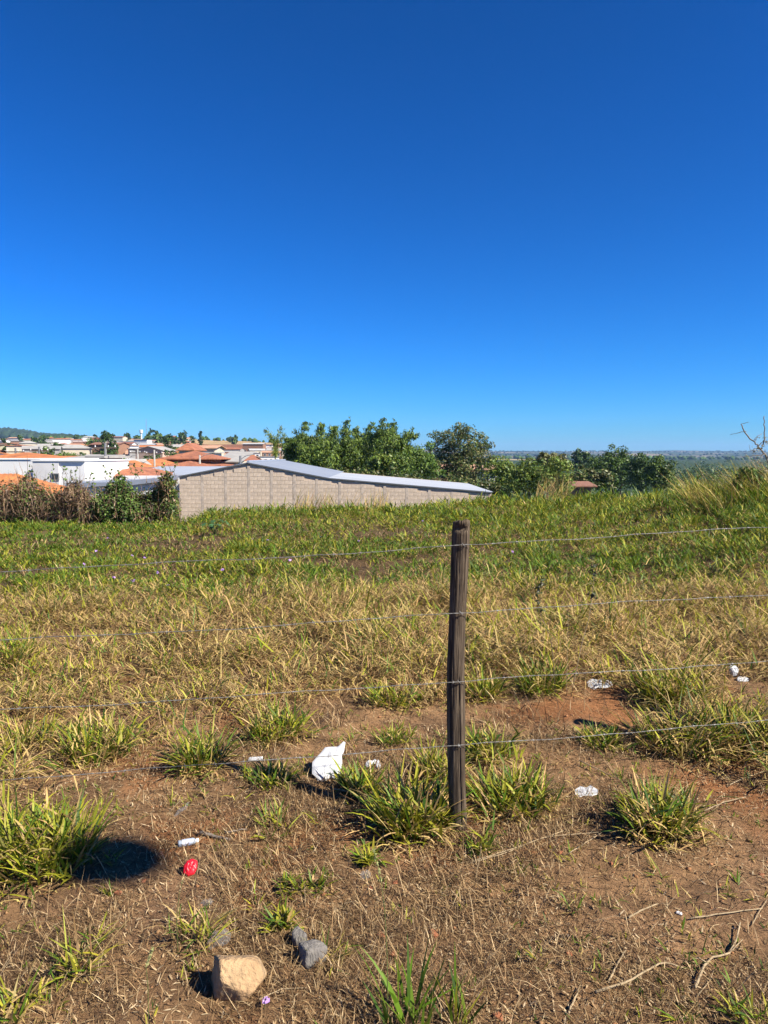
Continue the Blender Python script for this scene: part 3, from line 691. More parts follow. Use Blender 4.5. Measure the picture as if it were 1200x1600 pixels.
def town_trees():
    rnd = random.Random(9)
    spec = [  # px, py of crown base, depth, height, spread, kind
        (30, 690, 560, 9, 7, 0), (55, 697, 480, 9, 9, 0), (70, 694, 520, 10, 9, 0), (8, 694, 420, 8, 6, 0),
        (65, 712, 210, 7, 5, 1), (80, 712, 190, 6.5, 5, 0), (95, 712, 185, 5.5, 5, 1), (112, 711, 180, 5, 5, 1), (128, 712, 190, 5, 4, 0), (48, 711, 230, 5, 4, 0), (90, 704, 300, 7, 4, 0), (100, 706, 290, 5, 4, 0),
        (140, 700, 330, 9, 8, 1), (150, 704, 280, 8, 7, 0), (165, 707, 240, 10, 7, 0), (172, 706, 250, 9, 6, 0), (160, 700, 350, 8, 6, 0),
        (200, 692, 640, 9, 9, 0), (240, 692, 650, 14, 9, 0), (232, 694, 600, 9, 8, 1), (250, 694, 560, 9, 8, 1), (262, 694, 520, 9, 8, 0), (275, 695, 480, 10, 7, 0), (290, 692, 520, 14, 9, 0), (298, 694, 500, 10, 8, 0), (284, 694, 540, 11, 7, 0), (314, 690, 640, 13, 4, 0),
        (196, 722, 125, 6.5, 5, 1), (205, 722, 120, 6, 5, 1), (238, 722, 110, 7.5, 5, 0), (250, 716, 150, 7, 5, 0), (262, 706, 240, 9, 7, 0), (274, 704, 260, 6, 5, 2), (268, 712, 180, 6, 6, 0), (280, 711, 185, 5, 5, 0),
        (365, 692, 800, 8, 6, 1), (369, 690, 850, 10, 4, 0), (360, 690, 900, 7, 6, 0), (395, 722, 95, 4.5, 3.6, 2), (408, 722, 92, 4.5, 3.4, 1), (422, 716, 110, 7, 5, 0), (432, 718, 105, 7, 4.5, 1),
        (345, 724, 100, 3, 2, 1), (15, 705, 300, 6, 5, 0), (120, 690, 800, 8, 8, 0), (175, 690, 800, 8, 8, 0), (150, 690, 850, 8, 9, 0), (215, 690, 800, 8, 7, 1)]
    nm = ['dark green', 'mid green', 'light green']; _seen = {}; spec.sort()
    for i, (px, py, d, h, s, k) in enumerate(spec):
        p = at(px, py, d); gz = Hs(p.x, d)
        where = 'among the lowest houses' if d < 150 else 'halfway up town' if d < 420 else 'on top of town'
        side = 'under the wooded hill' if px < 110 else 'left of the water tower' if px < 221 else 'right of the water tower' if px < 330 else 'near the bamboo'
        _k = (k, where, side); _seen[_k] = _seen.get(_k, 0) + 1; nth = ['', ', second from left', ', third from left', ', fourth from left', ', fifth from left', ', sixth from left', ', seventh from left', ', eighth from left'][_seen[_k] - 1]
        tree('street_tree', f'{"tall" if h > 9 else "small" if h < 5.5 else "rounded"} {nm[k]} tree {where} {side}{nth}', (p.x, d, gz), h, s * .62, [LEAF_DARK, LEAF_MID, LEAF_YEL][k], int(500 if d > 300 else 900), max(.5, d * .0032), group='trees in the town', nclump=11, low=.1)
town_trees()

# forests far off that read as one mass
def forest(name, label, pts, size, cols, zs=1.0):
    ico = bmesh.new(); bmesh.ops.create_icosphere(ico, subdivisions=1, radius=1.0)
    IV = np.array([v.co[:] for v in ico.verts]); IF = np.array([[v.index for v in f.verts] for f in ico.faces]); ico.free()
    n = len(pts); V = np.repeat(IV[None], n, 0) * RNG.uniform(.75, 1.25, (n, len(IV), 1))
    s = size * RNG.uniform(.6, 1.4, n); V = V * s[:, None, None] * np.array([1, 1, zs])
    P = np.asarray(pts, float); z = H(P[:, 0], P[:, 1]) + s * .5
    V = V + np.stack([P[:, 0], P[:, 1], z], 1)[:, None, :]
    F = (np.arange(n)[:, None, None] * len(IV) + IF[None]).reshape(-1, 3)
    c = np.asarray(cols)[RNG.integers(0, len(cols), n)] * RNG.uniform(.7, 1.3, (n, 1))
    o = obj_np(name, V.reshape(-1, 3), F, M_far, None, np.repeat(c, len(IV), 0), False)
    tag(o, label, 'forest', kind='stuff')
M_far = mat('far_foliage', attr=True, var=.35, scale=.25, rough=.9, spec=.1)
def leafy_wood(name, label, pts, size, cols, per=70):
    P = np.asarray(pts, float); z = H(P[:, 0], P[:, 1]); n = len(P); s_ = size * RNG.uniform(.6, 1.4, n)
    C = []; Rr = []
    for i in range(n):
        for q in range(5):
            o_ = RNG.normal(0, .45, 3) * s_[i]; C.append((P[i, 0] + o_[0], P[i, 1] + o_[1], z[i] + s_[i] * .65 + abs(o_[2]) * .8)); Rr.append([s_[i] * RNG.uniform(.35, .6)] * 3)
    V, F, c = leaves(C, Rr, n * per, size * .22, cols, shell=.4, aspect=.7)
    tag(obj_np(name, V, F, M_leaf, None, c), label, 'woodland', kind='stuff')
def scatter_px(n, px0, px1, d0, d1):
    d = np.exp(RNG.uniform(math.log(d0), math.log(d1), n)); px = RNG.uniform(px0, px1, n)
    return np.stack([(px - 600) / FPX * d, d], 1)
forest('forest', 'distant blue green forest covering the hill beyond the town', scatter_px(2600, -200, 112, 1980, 2750), 8, [(.018, .034, .016), (.024, .042, .02), (.03, .05, .022)])
forest('woodland', 'dark belt of woods on the rise between town and far hill', scatter_px(420, 88, 139, 1560, 1720), 8, [(.018, .036, .012), (.026, .046, .016)])
forest('woodland', 'thin line of trees on the far ridge across the valley', np.concatenate([scatter_px(500, 640, 1350, 5000, 5500), scatter_px(420, 620, 1350, 2600, 5000)]), 6.0, [(.018, .034, .016), (.024, .042, .02), (.03, .05, .022)], .6)
leafy_wood('woodland', 'low scrub and trees scattered over the valley floor', np.concatenate([scatter_px(90, 640, 1300, 150, 380), scatter_px(90, 600, 1300, 380, 900)]), 4.5, LEAF_DARK)
forest('woodland', 'far hedge line at the end of the plantation', scatter_px(160, 760, 1300, 1780, 2100), 6, LEAF_DARK, .8)
leafy_wood('woodland', 'dark wood at the near edge of the plantation behind dry grass', scatter_px(260, 1000, 1400, 330, 600), 5.0, LEAF_DARK)
forest('woodland', 'scattered far trees along the top of the town', scatter_px(120, -60, 440, 1020, 1180), 3.5, LEAF_DARK, .9)

# ------------------------------------------------------------------ water tower, mast, street poles
def tower():
    p = at(221, 690, 760); gz = Hs(p.x, 760); top = at(221, 671.5, 760).z
    root = empty('water_tower', (p.x, 760, gz)); tag(root, 'white goblet shaped water tower on the skyline above the town', 'water tower')
    h = top - gz
    prof = [(.85, 0), (.75, h - 4.6), (.85, h - 4.2), (1.6, h - 3.2), (1.65, h - .2), (1.2, h), (0.05, h)]
    k = 16; V = []; F = []
    for r, z in prof: V += [(r * math.cos(a * 2 * math.pi / k), r * math.sin(a * 2 * math.pi / k), z) for a in range(k)]
    n = len(prof)
    F = [[i * k + j, i * k + (j + 1) % k, (i + 1) * k + (j + 1) % k, (i + 1) * k + j] for i in range(n - 1) for j in range(k)]
    st = MB().add(V[:3 * k], [f for f in F if max(f) < 3 * k]); st.build('shaft', M_white, root)
    tk = MB(); tk.add(V[2 * k:], [[q - 2 * k for q in f] for f in F if min(f) >= 2 * k]); tk.build('tank', M_white, root)
    p = at(229, 690, 940); gz = Hs(p.x, 940); top = at(229, 655, 940).z
    root = empty('radio_mast', (p.x, 940, gz)); tag(root, 'thin grey lattice radio mast beside the water tower', 'mast')
    h = top - gz; mb = MB()
    for a in range(3): mb.tube([(.45 * math.cos(a * 2.1), .45 * math.sin(a * 2.1), 0), (.25 * math.cos(a * 2.1), .25 * math.sin(a * 2.1), h)], .09, 4)
    mb.build('leg', M_conc, root)
    br = MB()
    for z in np.arange(1, h - 1, 1.6):
        for a in range(3): br.tube([(.42 * math.cos(a * 2.1), .42 * math.sin(a * 2.1), z), (.42 * math.cos(a * 2.1 + 2.1), .42 * math.sin(a * 2.1 + 2.1), z + 1.6)], .05, 3)
    br.build('bracing', M_conc, root)
tower()
def pole(px, py_top, d, label, dark=False, arm=True):
    t = at(px, py_top, d); gz = Hs(t.x, d); h = t.z - gz
    root = empty('utility_pole', (t.x, d, gz)); tag(root, label, 'utility pole', 'street poles between the houses')
    m = M_fascia if dark else M_conc
    MB().tube([(0, 0, 0), (0, 0, h)], [.15, .09], 8).build('post', m, root, True)
    if arm:
        MB().box(-.9, .9, -.06, .06, h - .45, h - .33).build('crossarm', M_bark, root)
        for x in (-.8, 0.25, .8): MB().tube([(x, 0, h - .328), (x, 0, h - .18)], [.05, .035], 6).build('insulator', M_white, root)
    else:
        MB().tube([(0, 0, h - .3), (.5, -.1, h), (1.2, -.2, h + .1)], .035, 5).build('lamp_arm', M_conc, root)
pole(24, 700, 75, 'thin street pole over the orange roof at the far left', True)
pole(61, 698, 70, 'dark street pole in front of a green tree above the white house', True)
pole(164, 692, 60, 'dark thick street pole standing right of the white tower', True)
pole(165.5, 690, 200, 'tall pale pole seen behind the dark thick street pole')
pole(215, 702, 84, 'pale street pole above the white gable')
pole(241, 703, 78, 'whitish street pole left of the two tier red house')
pole(201, 712, 90, 'short pole just left of the white gable', False, False)
pole(312, 711, 74, 'slim pale pole in front of the two tier red house', False, False)
pole(375.5, 712, 60, 'dark pole rising behind the shed gable beside the grey roof', True, False)

# ------------------------------------------------------------------ bamboo, trees and shrubs behind the shed
def bamboo():
    D = 68.0
    def loc(px, py, dy=0): p = at(px, py, D + dy); return np.array([p.x, p.y, p.z])
    # plume paths: photo-measured feet and tips
    groups = [
      ('dense bamboo clump with arching plumes standing left of the others behind the shed', [[(470, 712), (470, 690), (478, 660)], [(455, 715), (452, 700), (448, 686)], [(490, 712), (488, 690), (503, 664)], [(505, 715), (512, 690), (525, 668)], [(500, 720), (510, 705), (522, 690)], [(478, 725), (475, 710), (470, 700)]]),
      ('bamboo clump with thin upright plumes in the middle behind the shed', [[(540, 712), (540, 690), (541, 660)], [(560, 715), (560, 690), (556, 670)], [(575, 715), (572, 690), (580, 664)], [(530, 722), (532, 708), (538, 696)], [(556, 724), (560, 712), (566, 700)]]),
      ('tall bamboo clump with one plume bent far over to the right', [[(595, 715), (598, 690), (598, 656)], [(600, 710), (608, 680), (616, 664)], [(605, 712), (625, 690), (653, 680)], [(590, 715), (585, 690), (588, 678)], [(620, 720), (628, 708), (640, 700)], [(600, 728), (604, 716), (612, 706)]])]
    for gi, (lab, pl) in enumerate(groups):
        dy0 = [0, 4, -2][gi]
        b0 = loc(pl[0][0][0], 712, dy0); gz = Hs(b0[0], b0[1]); root = empty('bamboo_clump', (b0[0], b0[1], gz)); tag(root, lab, 'bamboo', 'bamboo behind the shed')
        o = np.array([b0[0], b0[1], gz]); culm = MB()
        for pi, pts in enumerate(pl):
            dy = dy0 + RNG.uniform(-3, 3)
            P = [loc(px, py, dy) for px, py in pts]
            foot = np.array([P[0][0], P[0][1], Hs(P[0][0], P[0][1])])
            ctrl = np.array([foot] + P); tt = np.linspace(0, 1, 14); kn = np.linspace(0, 1, len(ctrl))
            path = np.stack([np.interp(tt, kn, ctrl[:, i]) for i in range(3)], 1) - o
            culm.tube(path, np.linspace(.09, .02, 14), 5)
            C = []; Rr = []
            for q in np.arange(3, 14, .5):
                c = np.array([np.interp(q, np.arange(14), path[:, i]) for i in range(3)]); s = np.interp(q, [3, 6, 10, 13], [1.2, 1.1, .66, .3])
                c = c + RNG.normal(0, .28, 3) * s; C.append(c); Rr.append((s, s, s * .62))
                if q > 4: C.append(c + RNG.normal(0, .6, 3) * s); Rr.append((s * .42, s * .42, s * .28))
            V, F, cc = leaves(C, Rr, 4600, .28, LEAF_DARK[2:] + LEAF_MID + LEAF_YEL[:2], shell=.35, aspect=.32, droop=.8)
            obj_np('plume', V, F, M_leaf, root, cc)
        culm.build('culm', mat('bamboo_culm', (.20, .24, .08), .5, .2, 3), root, True)
bamboo()
def crown_px(name, label, d, clumps, cols, n, leaf, foot=None, cat='tree', group=None, squash=.85, aspect=.5, **k):
    """clumps: (px, py, radius m, ddepth)"""
    P = [(at(a, b, d + dd), r) for a, b, r, dd in clumps]
    fx = at(foot, 720, d).x if foot else sum(p.x for p, _ in P) / len(P)
    gz = Hs(fx, d)
    cl = [(p.x - fx, p.y - d, p.z - gz, r) for p, r in P]
    h = max(c[2] for c in cl)
    return tree(name, label, (fx, d, gz), h, 1, cols, n, leaf, cat, group, clumps=cl, squash=squash, aspect=aspect, **k)
def mid_trees():
    crown_px('eucalyptus_tree', 'olive green eucalyptus with open ragged crown right of the bamboo', 82,
        [(690, 682, .9, 0), (683, 680, .8, 1), (700, 684, 1.2, -1), (712, 675, 1.1, 0), (722, 672, 1.1, 1), (734, 677, 1.2, 0), (708, 690, 1.2, 0), (725, 688, 1.5, -1), (738, 692, 1.2, 0), (752, 690, .9, 0), (757, 698, 1.0, 1), (680, 705, 1.1, 0), (692, 700, 1.3, 1), (708, 708, 1.6, 0), (724, 706, 1.7, -1), (742, 710, 1.5, 0), (756, 712, 1.2, 0), (698, 722, 1.7, 0), (716, 726, 1.8, -1), (736, 728, 1.7, 0), (754, 730, 1.3, 0), (705, 742, 1.8, 0), (730, 744, 1.8, 0), (678, 722, 1.2, 0), (749, 700, .9, 0)],
        LEAF_OLIVE + LEAF_DARK[1:], 14000, .28, foot=722, trunk_r=.3, aspect=.38)
    crown_px('evergreen_tree', 'rounded green tree between the bamboo and the eucalyptus', 70, [(636, 716, 1.5, 0), (650, 712, 1.5, 0), (664, 722, 1.4, 0), (640, 728, 1.6, 0), (658, 734, 1.6, 0), (626, 730, 1.4, -2), (674, 736, 1.2, 0)], LEAF_MID, 6500, .25, trunk_r=.18)
    crown_px('evergreen_tree', 'pale green bushy tree in front of the tall bent bamboo', 58, [(592, 722, .9, 0), (604, 720, .9, 0), (598, 730, 1.0, 0), (585, 732, .9, 0), (610, 730, .8, 0)], LEAF_YEL + LEAF_MID, 2200, .26, trunk_r=.12)
    # shrub belt directly behind the shed roof
    rnd = random.Random(3)
    px = 520
    names = ['first', 'second', 'third', 'fourth', 'fifth', 'sixth', 'seventh', 'eighth', 'ninth', 'tenth']
    for i in range(9):
        top = np.interp(px, [500, 560, 640, 700, 780], [733, 738, 744, 750, 752])
        cl = [(px + rnd.uniform(-12, 12), top + 6 + rnd.uniform(0, 10), rnd.uniform(.6, 1.0), rnd.uniform(-1, 1)) for _ in range(5)] + [(px + rnd.uniform(-14, 14), top + 22 + rnd.uniform(0, 12), 1.1, 0) for _ in range(3)]
        crown_px('shrub', f'scrubby bush behind the shed roof, {names[i]} from the bamboo', 54, cl, LEAF_OLIVE + LEAF_DARK, 1500, .24, cat='shrub', group='bushes behind the shed roof', trunk_r=.06)
        px += 31
    # trees right of the shed
    crown_px('evergreen_tree', 'bright yellow green tree right beside the eucalyptus', 62, [(782, 722, .9, 0), (776, 732, 1.1, 0), (790, 734, 1.1, 0), (798, 742, 1.0, 0), (782, 748, 1.3, 0), (800, 756, 1.0, 0), (770, 752, .9, 0)], LEAF_YEL + LEAF_MID[1:], 4200, .2, trunk_r=.12)
    crown_px('evergreen_tree', 'broad mid green tree in the gap below the pale field strip', 52, [(822, 726, .8, 0), (832, 734, 1.0, 0), (815, 738, 1.0, 0), (840, 745, 1.0, 0), (825, 752, 1.2, 0), (808, 756, 1.0, 0), (842, 760, .9, 0), (850, 736, .6, 0)], LEAF_MID + LEAF_YEL + LEAF_DARK[1:], 4300, .19, trunk_r=.12)
    crown_px('evergreen_tree', 'loose light green tree left of the small orange roof', 46, [(866, 724, .5, 0), (872, 732, .7, 0), (858, 738, .8, 0), (880, 742, .8, 0), (866, 750, .9, 0), (885, 756, .7, 0), (855, 758, .8, 0), (876, 762, .8, 0)], LEAF_YEL + LEAF_MID[1:], 3300, .165, trunk_r=.09)
    crown_px('evergreen_tree', 'large dark round headed tree in the valley right of the orange roof', 130, [(962, 714, 2.2, 0), (950, 720, 2.4, 0), (974, 720, 2.4, 0), (962, 726, 2.8, 0), (942, 732, 2.4, 0), (982, 732, 2.4, 0), (960, 740, 3, 0), (940, 744, 2.4, 0), (980, 746, 2.6, 0), (925, 742, 2.0, 0)], LEAF_DARK + LEAF_MID, 9000, .4, trunk_r=.35)
    crown_px('evergreen_tree', 'dark pointed tree next to the round headed valley tree', 115, [(1002, 716, 1.4, 0), (1004, 726, 1.8, 0), (996, 736, 2.0, 0), (1010, 742, 2.0, 0), (1000, 752, 2.2, 0)], LEAF_DARK, 4600, .36, trunk_r=.25)
    crown_px('evergreen_tree', 'layered dark tree with yellowish tufts nearest the dry grass mound', 100, [(1028, 722, 1.2, 0), (1036, 730, 1.5, 0), (1022, 736, 1.5, 0), (1040, 744, 1.5, 0), (1026, 750, 1.7, 0), (1014, 742, 1.2, 0), (1042, 756, 1.3, 0)], LEAF_DARK + LEAF_YEL[:1], 5000, .3, trunk_r=.2)
    crown_px('evergreen_tree', 'hazy grey green tree in the valley left of the round headed tree', 260, [(903, 712, 2.8, 0), (915, 716, 3.2, 0), (908, 724, 3.4, 0), (922, 728, 3.2, 0), (895, 728, 2.8, 0)], LEAF_DARK, 2200, 1.0, trunk_r=.4)
    crown_px('evergreen_tree', 'olive tree behind the loose light green tree', 90, [(845, 722, 1.2, 0), (852, 716, 1.0, 0), (862, 720, 1.1, 0), (872, 718, 1.0, 0), (858, 728, 1.4, 0), (880, 726, 1.2, 0)], LEAF_OLIVE, 2000, .4, trunk_r=.16)
    for i, (px, lab) in enumerate([(925, 'olive valley bush just above the small orange roof'), (905, 'olive valley bush left end above the small orange roof'), (942, 'olive valley bush under the round headed tree')]):
        crown_px('shrub', lab, 95, [(px, 742, 1.2, 0), (px + 8, 746, 1.2, 0), (px - 8, 748, 1.2, 0), (px, 752, 1.3, 0)], LEAF_OLIVE + LEAF_DARK, 1300, .4, cat='shrub', trunk_r=.08)
    rect_house_px('house', 'small brown orange roof peeping out below the valley trees', 898, 924, 759, 75, 6, M_brickw, M_tile3, 'gable_x', .36, wins=1)
    rect_house_px('house', 'white house half hidden at the right foot of the eucalyptus', 762, 777, 735, 95, 6, M_white, M_tile4, 'gable_x', .6, wins=1, door=False)
    rect_house_px('house', 'brick coloured house glimpsed through the eucalyptus', 674, 742, 735, 100, 8, M_brickw, M_tile4, 'gable_x', .8)
    # feathery pale bamboo wand against the sky left of the big clumps
    D = 60.0; b = at(430, 712, D); gz = Hs(b.x, D); root = empty('bamboo_wand', (b.x, D, gz)); tag(root, 'pale feathery bamboo shoots against the sky left of dense bamboo', 'bamboo')
    o = np.array([b.x, D, gz]); cm = MB(); VV = []; FF = []; CC = []; n0 = 0
    for (q, tip, mid) in ((0, (416, 674), (428, 690)), (1, (440, 669), (431, 690)), (2, (424, 680), (428, 692)), (3, (444, 680), (434, 694))):
        P = np.array([o, np.array(at(430, 712, D)), np.array(at(mid[0], mid[1], D)), np.array(at(tip[0], tip[1], D))]) - o
        tt = np.linspace(0, 1, 12); path = np.stack([np.interp(tt, [0, .4, .7, 1], P[:, i]) for i in range(3)], 1)
        cm.tube(path, np.linspace(.05, .012, 12), 4)
        V, F, c = leaves(path[5:], np.tile([.35, .35, .3], (7, 1)), 190, .30, LEAF_YEL, shell=.1, aspect=.2, droop=1.0)
        VV.append(V); FF.append(F + n0); CC.append(c); n0 += len(V)
    cm.build('stem', mat('bamboo_culm'), root, True); obj_np('foliage', np.concatenate(VV), np.concatenate(FF), M_leaf, root, np.concatenate(CC))
mid_trees()

# ------------------------------------------------------------------ creepers over the boundary wall at the left
def creepers():
    Y = 20.6
    a, b = at(-60, 800, Y), at(282, 800, Y)
    root = empty('boundary_wall', ((a.x + b.x) / 2, Y + .25, -.6)); tag(root, 'low weathered boundary wall buried under the creepers', 'wall')
    hw = (b.x - a.x) / 2; mw = mat('old_render', (.22, .18, .15), .95, .35, 2)
    MB().box(-hw, hw - .1, 0, .14, -.8, 1.0).build('panel', mw, root)
    for i in range(7): x = -hw + .25 + i * (2 * hw - .6) / 6; MB().box(x - .1, x + .1, -.05, .17, -.8, 1.12).build('pillar', mw, root)
    MB().box(-hw, hw - .1, -.03, .19, 1.003, 1.06).build('coping', mw, root)
    dead = [(.16, .10, .06), (.21, .14, .085), (.12, .078, .05), (.24, .17, .115)]
    spec = [
      ('creeper_heap', 'brown half dead creeper heap at the far left of the boundary wall', [(-30, 785, .5), (-10, 775, .45), (5, 780, .4), (14, 765, .35), (-25, 765, .4), (10, 795, .35), (-40, 770, .5)], dead + LEAF_OLIVE, 2200, 900),
      ('creeper_heap', 'tall tangled brown and green creeper heap before the orange tile roof', [(45, 752, .22), (40, 764, .3), (54, 766, .3), (30, 775, .3), (48, 782, .36), (64, 780, .3), (36, 795, .34), (60, 796, .34), (75, 786, .28), (22, 790, .3)], dead + LEAF_MID, 3600, 1500),
      ('creeper_heap', 'ragged creeper heap with thin shoots below the small window', [(118, 758, .2), (112, 770, .26), (126, 772, .24), (104, 782, .28), (120, 788, .34), (134, 784, .26), (94, 790, .26), (112, 800, .3), (86, 792, .26), (140, 795, .28)], dead + LEAF_OLIVE + dead, 3400, 1700),
      ('creeper_heap', 'glossy green creeper heap climbing before the white annexe', [(188, 750, .18), (182, 760, .24), (194, 762, .24), (176, 774, .3), (190, 778, .32), (204, 774, .26), (170, 788, .3), (186, 794, .34), (206, 790, .3), (160, 782, .24), (150, 788, .24), (218, 784, .26)], LEAF_DARK + LEAF_MID + LEAF_MID, 4600, 500),
      ('creeper_heap', 'green and yellow creeper heap on the wall end beside the shed', [(262, 745, .14), (258, 752, .2), (266, 757, .2), (252, 764, .24), (266, 770, .24), (244, 776, .26), (258, 784, .32), (268, 786, .2), (236, 786, .28), (252, 796, .3), (228, 790, .26), (270, 796, .2)], LEAF_MID + LEAF_YEL + LEAF_DARK + dead[:1], 4200, 700),
    ]
    spec.append(('creeper_mat', 'low mixed creeper mat clothing the boundary wall between the heaps', [(q, 778 + 6 * math.sin(q * .9), .26) for q in range(-44, 276, 10)] + [(q, 799, .24) for q in range(-40, 276, 13)], LEAF_MID + LEAF_OLIVE + dead[:2] + LEAF_DARK, 5200, 500))
    for name, lab, cl, cols, n, ns in spec:
        C = np.array([np.array(at(p, q, Y - .1 + RNG.uniform(-.25, .25))) for p, q, r in cl]); Rr = np.array([(r * 1.15, r * .9, r * .85) for p, q, r in cl])
        b0 = np.array([C[:, 0].mean(), Y - .1, Hs(C[:, 0].mean(), Y - .1)])
        rt = empty(name, b0); tag(rt, lab, 'creeper', 'creepers on the boundary wall')
        C = np.vstack([C, C + np.array([0, -.1, -.22])]); Rr = np.vstack([Rr, Rr * .9])
        V, F, c = leaves(C - b0, Rr, int(n * 1.9), .07, cols, shell=.45, aspect=.7)
        ns = int(ns * .75)
        obj_np('foliage', V, F, M_leaf, rt, c)
        # tangle of thin stems
        k = RNG.integers(0, len(C), ns); P = C[k] - b0 + RNG.normal(size=(ns, 3)) * Rr[k] * .75
        P[:, 1] -= .12
        v, q, t, cc = blades(P, RNG.uniform(0, 6.28, ns), RNG.uniform(.15, .55, ns), RNG.uniform(.2, 2.6, ns), RNG.uniform(-1.2, 1.6, ns), RNG.uniform(.008, .016, ns), np.asarray(dead)[RNG.integers(0, 4, ns)] * RNG.uniform(.8, 1.7, (ns, 1)), 3)
        tag(obj_np('stems', v, [q, t], M_straw, rt, cc), kind='stuff')
        # upright shoots with leaves
        top = C[np.argmax(C[:, 2])] - b0; sh = MB(); VV = []; FF = []; CC = []; m = 0
        for s in range(5):
            p0 = top + RNG.normal(0, .12, 3) * np.array([2.5, 1, .4]); p1 = p0 + np.array([RNG.normal(0, .16), 0, RNG.uniform(.2, .5)])
            pa = rpath(p0, p1, 6, .06); sh.tube(pa, np.linspace(.008, .003, 6), 4)
            V, F, c = leaves(pa[1:], np.tile([.05, .05, .04], (5, 1)), 14, .07, LEAF_MID, shell=.3, aspect=.7)
            VV.append(V); FF.append(F + m); CC.append(c); m += len(V)
        tag(sh.build('shoots', M_bark, rt), kind='stuff'); obj_np('shoot_leaves', np.concatenate(VV), np.concatenate(FF), M_leaf, rt, np.concatenate(CC))
creepers()

# ------------------------------------------------------------------ pasture grass (nobody could count it)
def boundary(px): return np.interp(px, [-300, 0, 120, 230, 330, 480, 560, 690, 760, 900, 990, 1100, 1200, 1500], [1380, 1265, 1222, 1168, 1135, 1118, 1100, 1080, 1062, 1052, 1085, 1165, 1200, 1340])
def field_points(n, y0, y1, seed):
    y = np.sqrt(RNG.uniform(y0 * y0, y1 * y1, n)); x = RNG.uniform(-.62, .62, n) * y * 1.02
    m = int(n * min(.55, 1.1 / y1)); ym = np.sqrt(RNG.uniform(y0 * y0, y1 * y1, m))       # margins beside the view
    xm = np.where(RNG.random(m) < .5, -1, 1) * (.632 * ym + RNG.uniform(0, 1.3, m))
    return np.concatenate([x, xm]), np.concatenate([y, ym])
def pasture():
    parts = {'near': [], 'mid': [], 'far': []}
    zones = [  # y0,y1,clumps per m2, leaves per clump, rows, radius, width, key
        (2.6, 5.2, 54, 55, 2, .13, .0100, 'near'), (5.2, 8.5, 66, 50, 2, .13, .0115, 'near'), (8.5, 13.5, 41, 40, 2, .15, .0155, 'mid'), (13.5, 20, 24, 30, 2, .2, .021, 'mid'), (20, 30, 11, 25, 2, .3, .029, 'far')]
    for y0, y1, dens, nb, rows, rad, wid, key in zones:
        area = .62 * 1.02 * (y1 * y1 - y0 * y0); n = int(area * dens)
        x, y = field_points(n, y0, y1, 1); n = len(x); z = H(x, y); px, py = proj(x, y, z)
        keep = py < boundary(px) + (vnoise(x * 2.5, y * 2.5, 77) - .5) * 60
        # thin brown patches in the mown, greener belt behind the straw belt
        patch = fbm(x * .55 + 4, y * .8, 83, 3)
        belt = np.clip((930 - py) / 20, 0, 1) * np.clip((py - 805) / 15, 0, 1)
        centre = np.exp(-((px - 420) / 330) ** 2)
        bare = (1 - .75 * np.clip((px - 560) / 160, 0, 1)) * belt * np.clip((patch - .50 + .05 * centre) * 8, 0, 1)
        gap = fbm(x * 1.6, y * 1.6, 89, 3); nearz = np.clip((py - 930) / 40, 0, 1)
        keep &= RNG.random(n) > np.maximum(bare * .88, nearz * np.clip((gap - .66) * 7, 0, .62))
        keep &= ~((px < 275) & (y > 20.3))
        for lx, ly in ((945, 1077), (1148, 1058), (1163, 1066)):
            g_ = gp(lx, ly); keep &= ~((np.abs(x - g_.x) < .17) & (y - g_.y < .08) & (y - g_.y > -.5))
        keep &= macro(x, y) > -1.6
        x, y, z, px, py = x[keep], y[keep], z[keep], px[keep], py[keep]
        n = len(x)
        straw = np.interp(py, [0, 790, 840, 915, 945, 1000, 1120, 1300], [.08, .12, .26, .42, .92, .98, .92, .65])
        straw = np.clip(straw + (fbm(x * .9, y * .9, 91, 3) - .5) * np.interp(py, [900, 960], [.9, .55]) - .12 * np.clip((px - 650) / 300, 0, 1) * (py > 930), .05, .97)
        hgt = np.interp(py, [0, 780, 815, 850, 915, 950, 1050, 1150], [.36, .34, .19, .15, .19, .30, .31, .28]) * RNG.uniform(.6, 1.35, n)
        hgt = hgt * np.interp(px, [0, 260, 330, 1200], [.8, .8, 1, 1.05])
        lush = np.clip((fbm(x * .5, y * .5, 95, 3) - .45) * 3, 0, 1); lush = np.clip(lush + np.interp(py, [780, 830, 915, 950], [.7, .85, .75, -.1]), 0, 1.7)
        tus = np.clip((fbm(x * 1.7, y * 1.7, 97, 3) - .40) * 3.6, 0, 1); hgt = hgt * (.62 + .95 * tus) * np.where(RNG.random(n) < .06, 1.5, 1)
        rads = rad * RNG.uniform(.6, 1.3, n); one = np.ones(n)
        parts[key] += culm_grass(x, y, hgt * .62, rads, nb // 5, 5, hgt * .42 + .035, wid * one, straw, lush, rows)
    for key, nm, lab in (('near', 'grass', 'dry yellow green pasture grass just beyond the fence'), ('mid', 'grass', 'short patchy green grass across the middle of the field'), ('far', 'grass', 'taller fresh green grass along the far brow of the field')):
        V, F, C = merge(parts[key]); o = obj_np(nm, V, F, M_grass, None, C); tag(o, lab, 'grass', kind='stuff')
pasture()

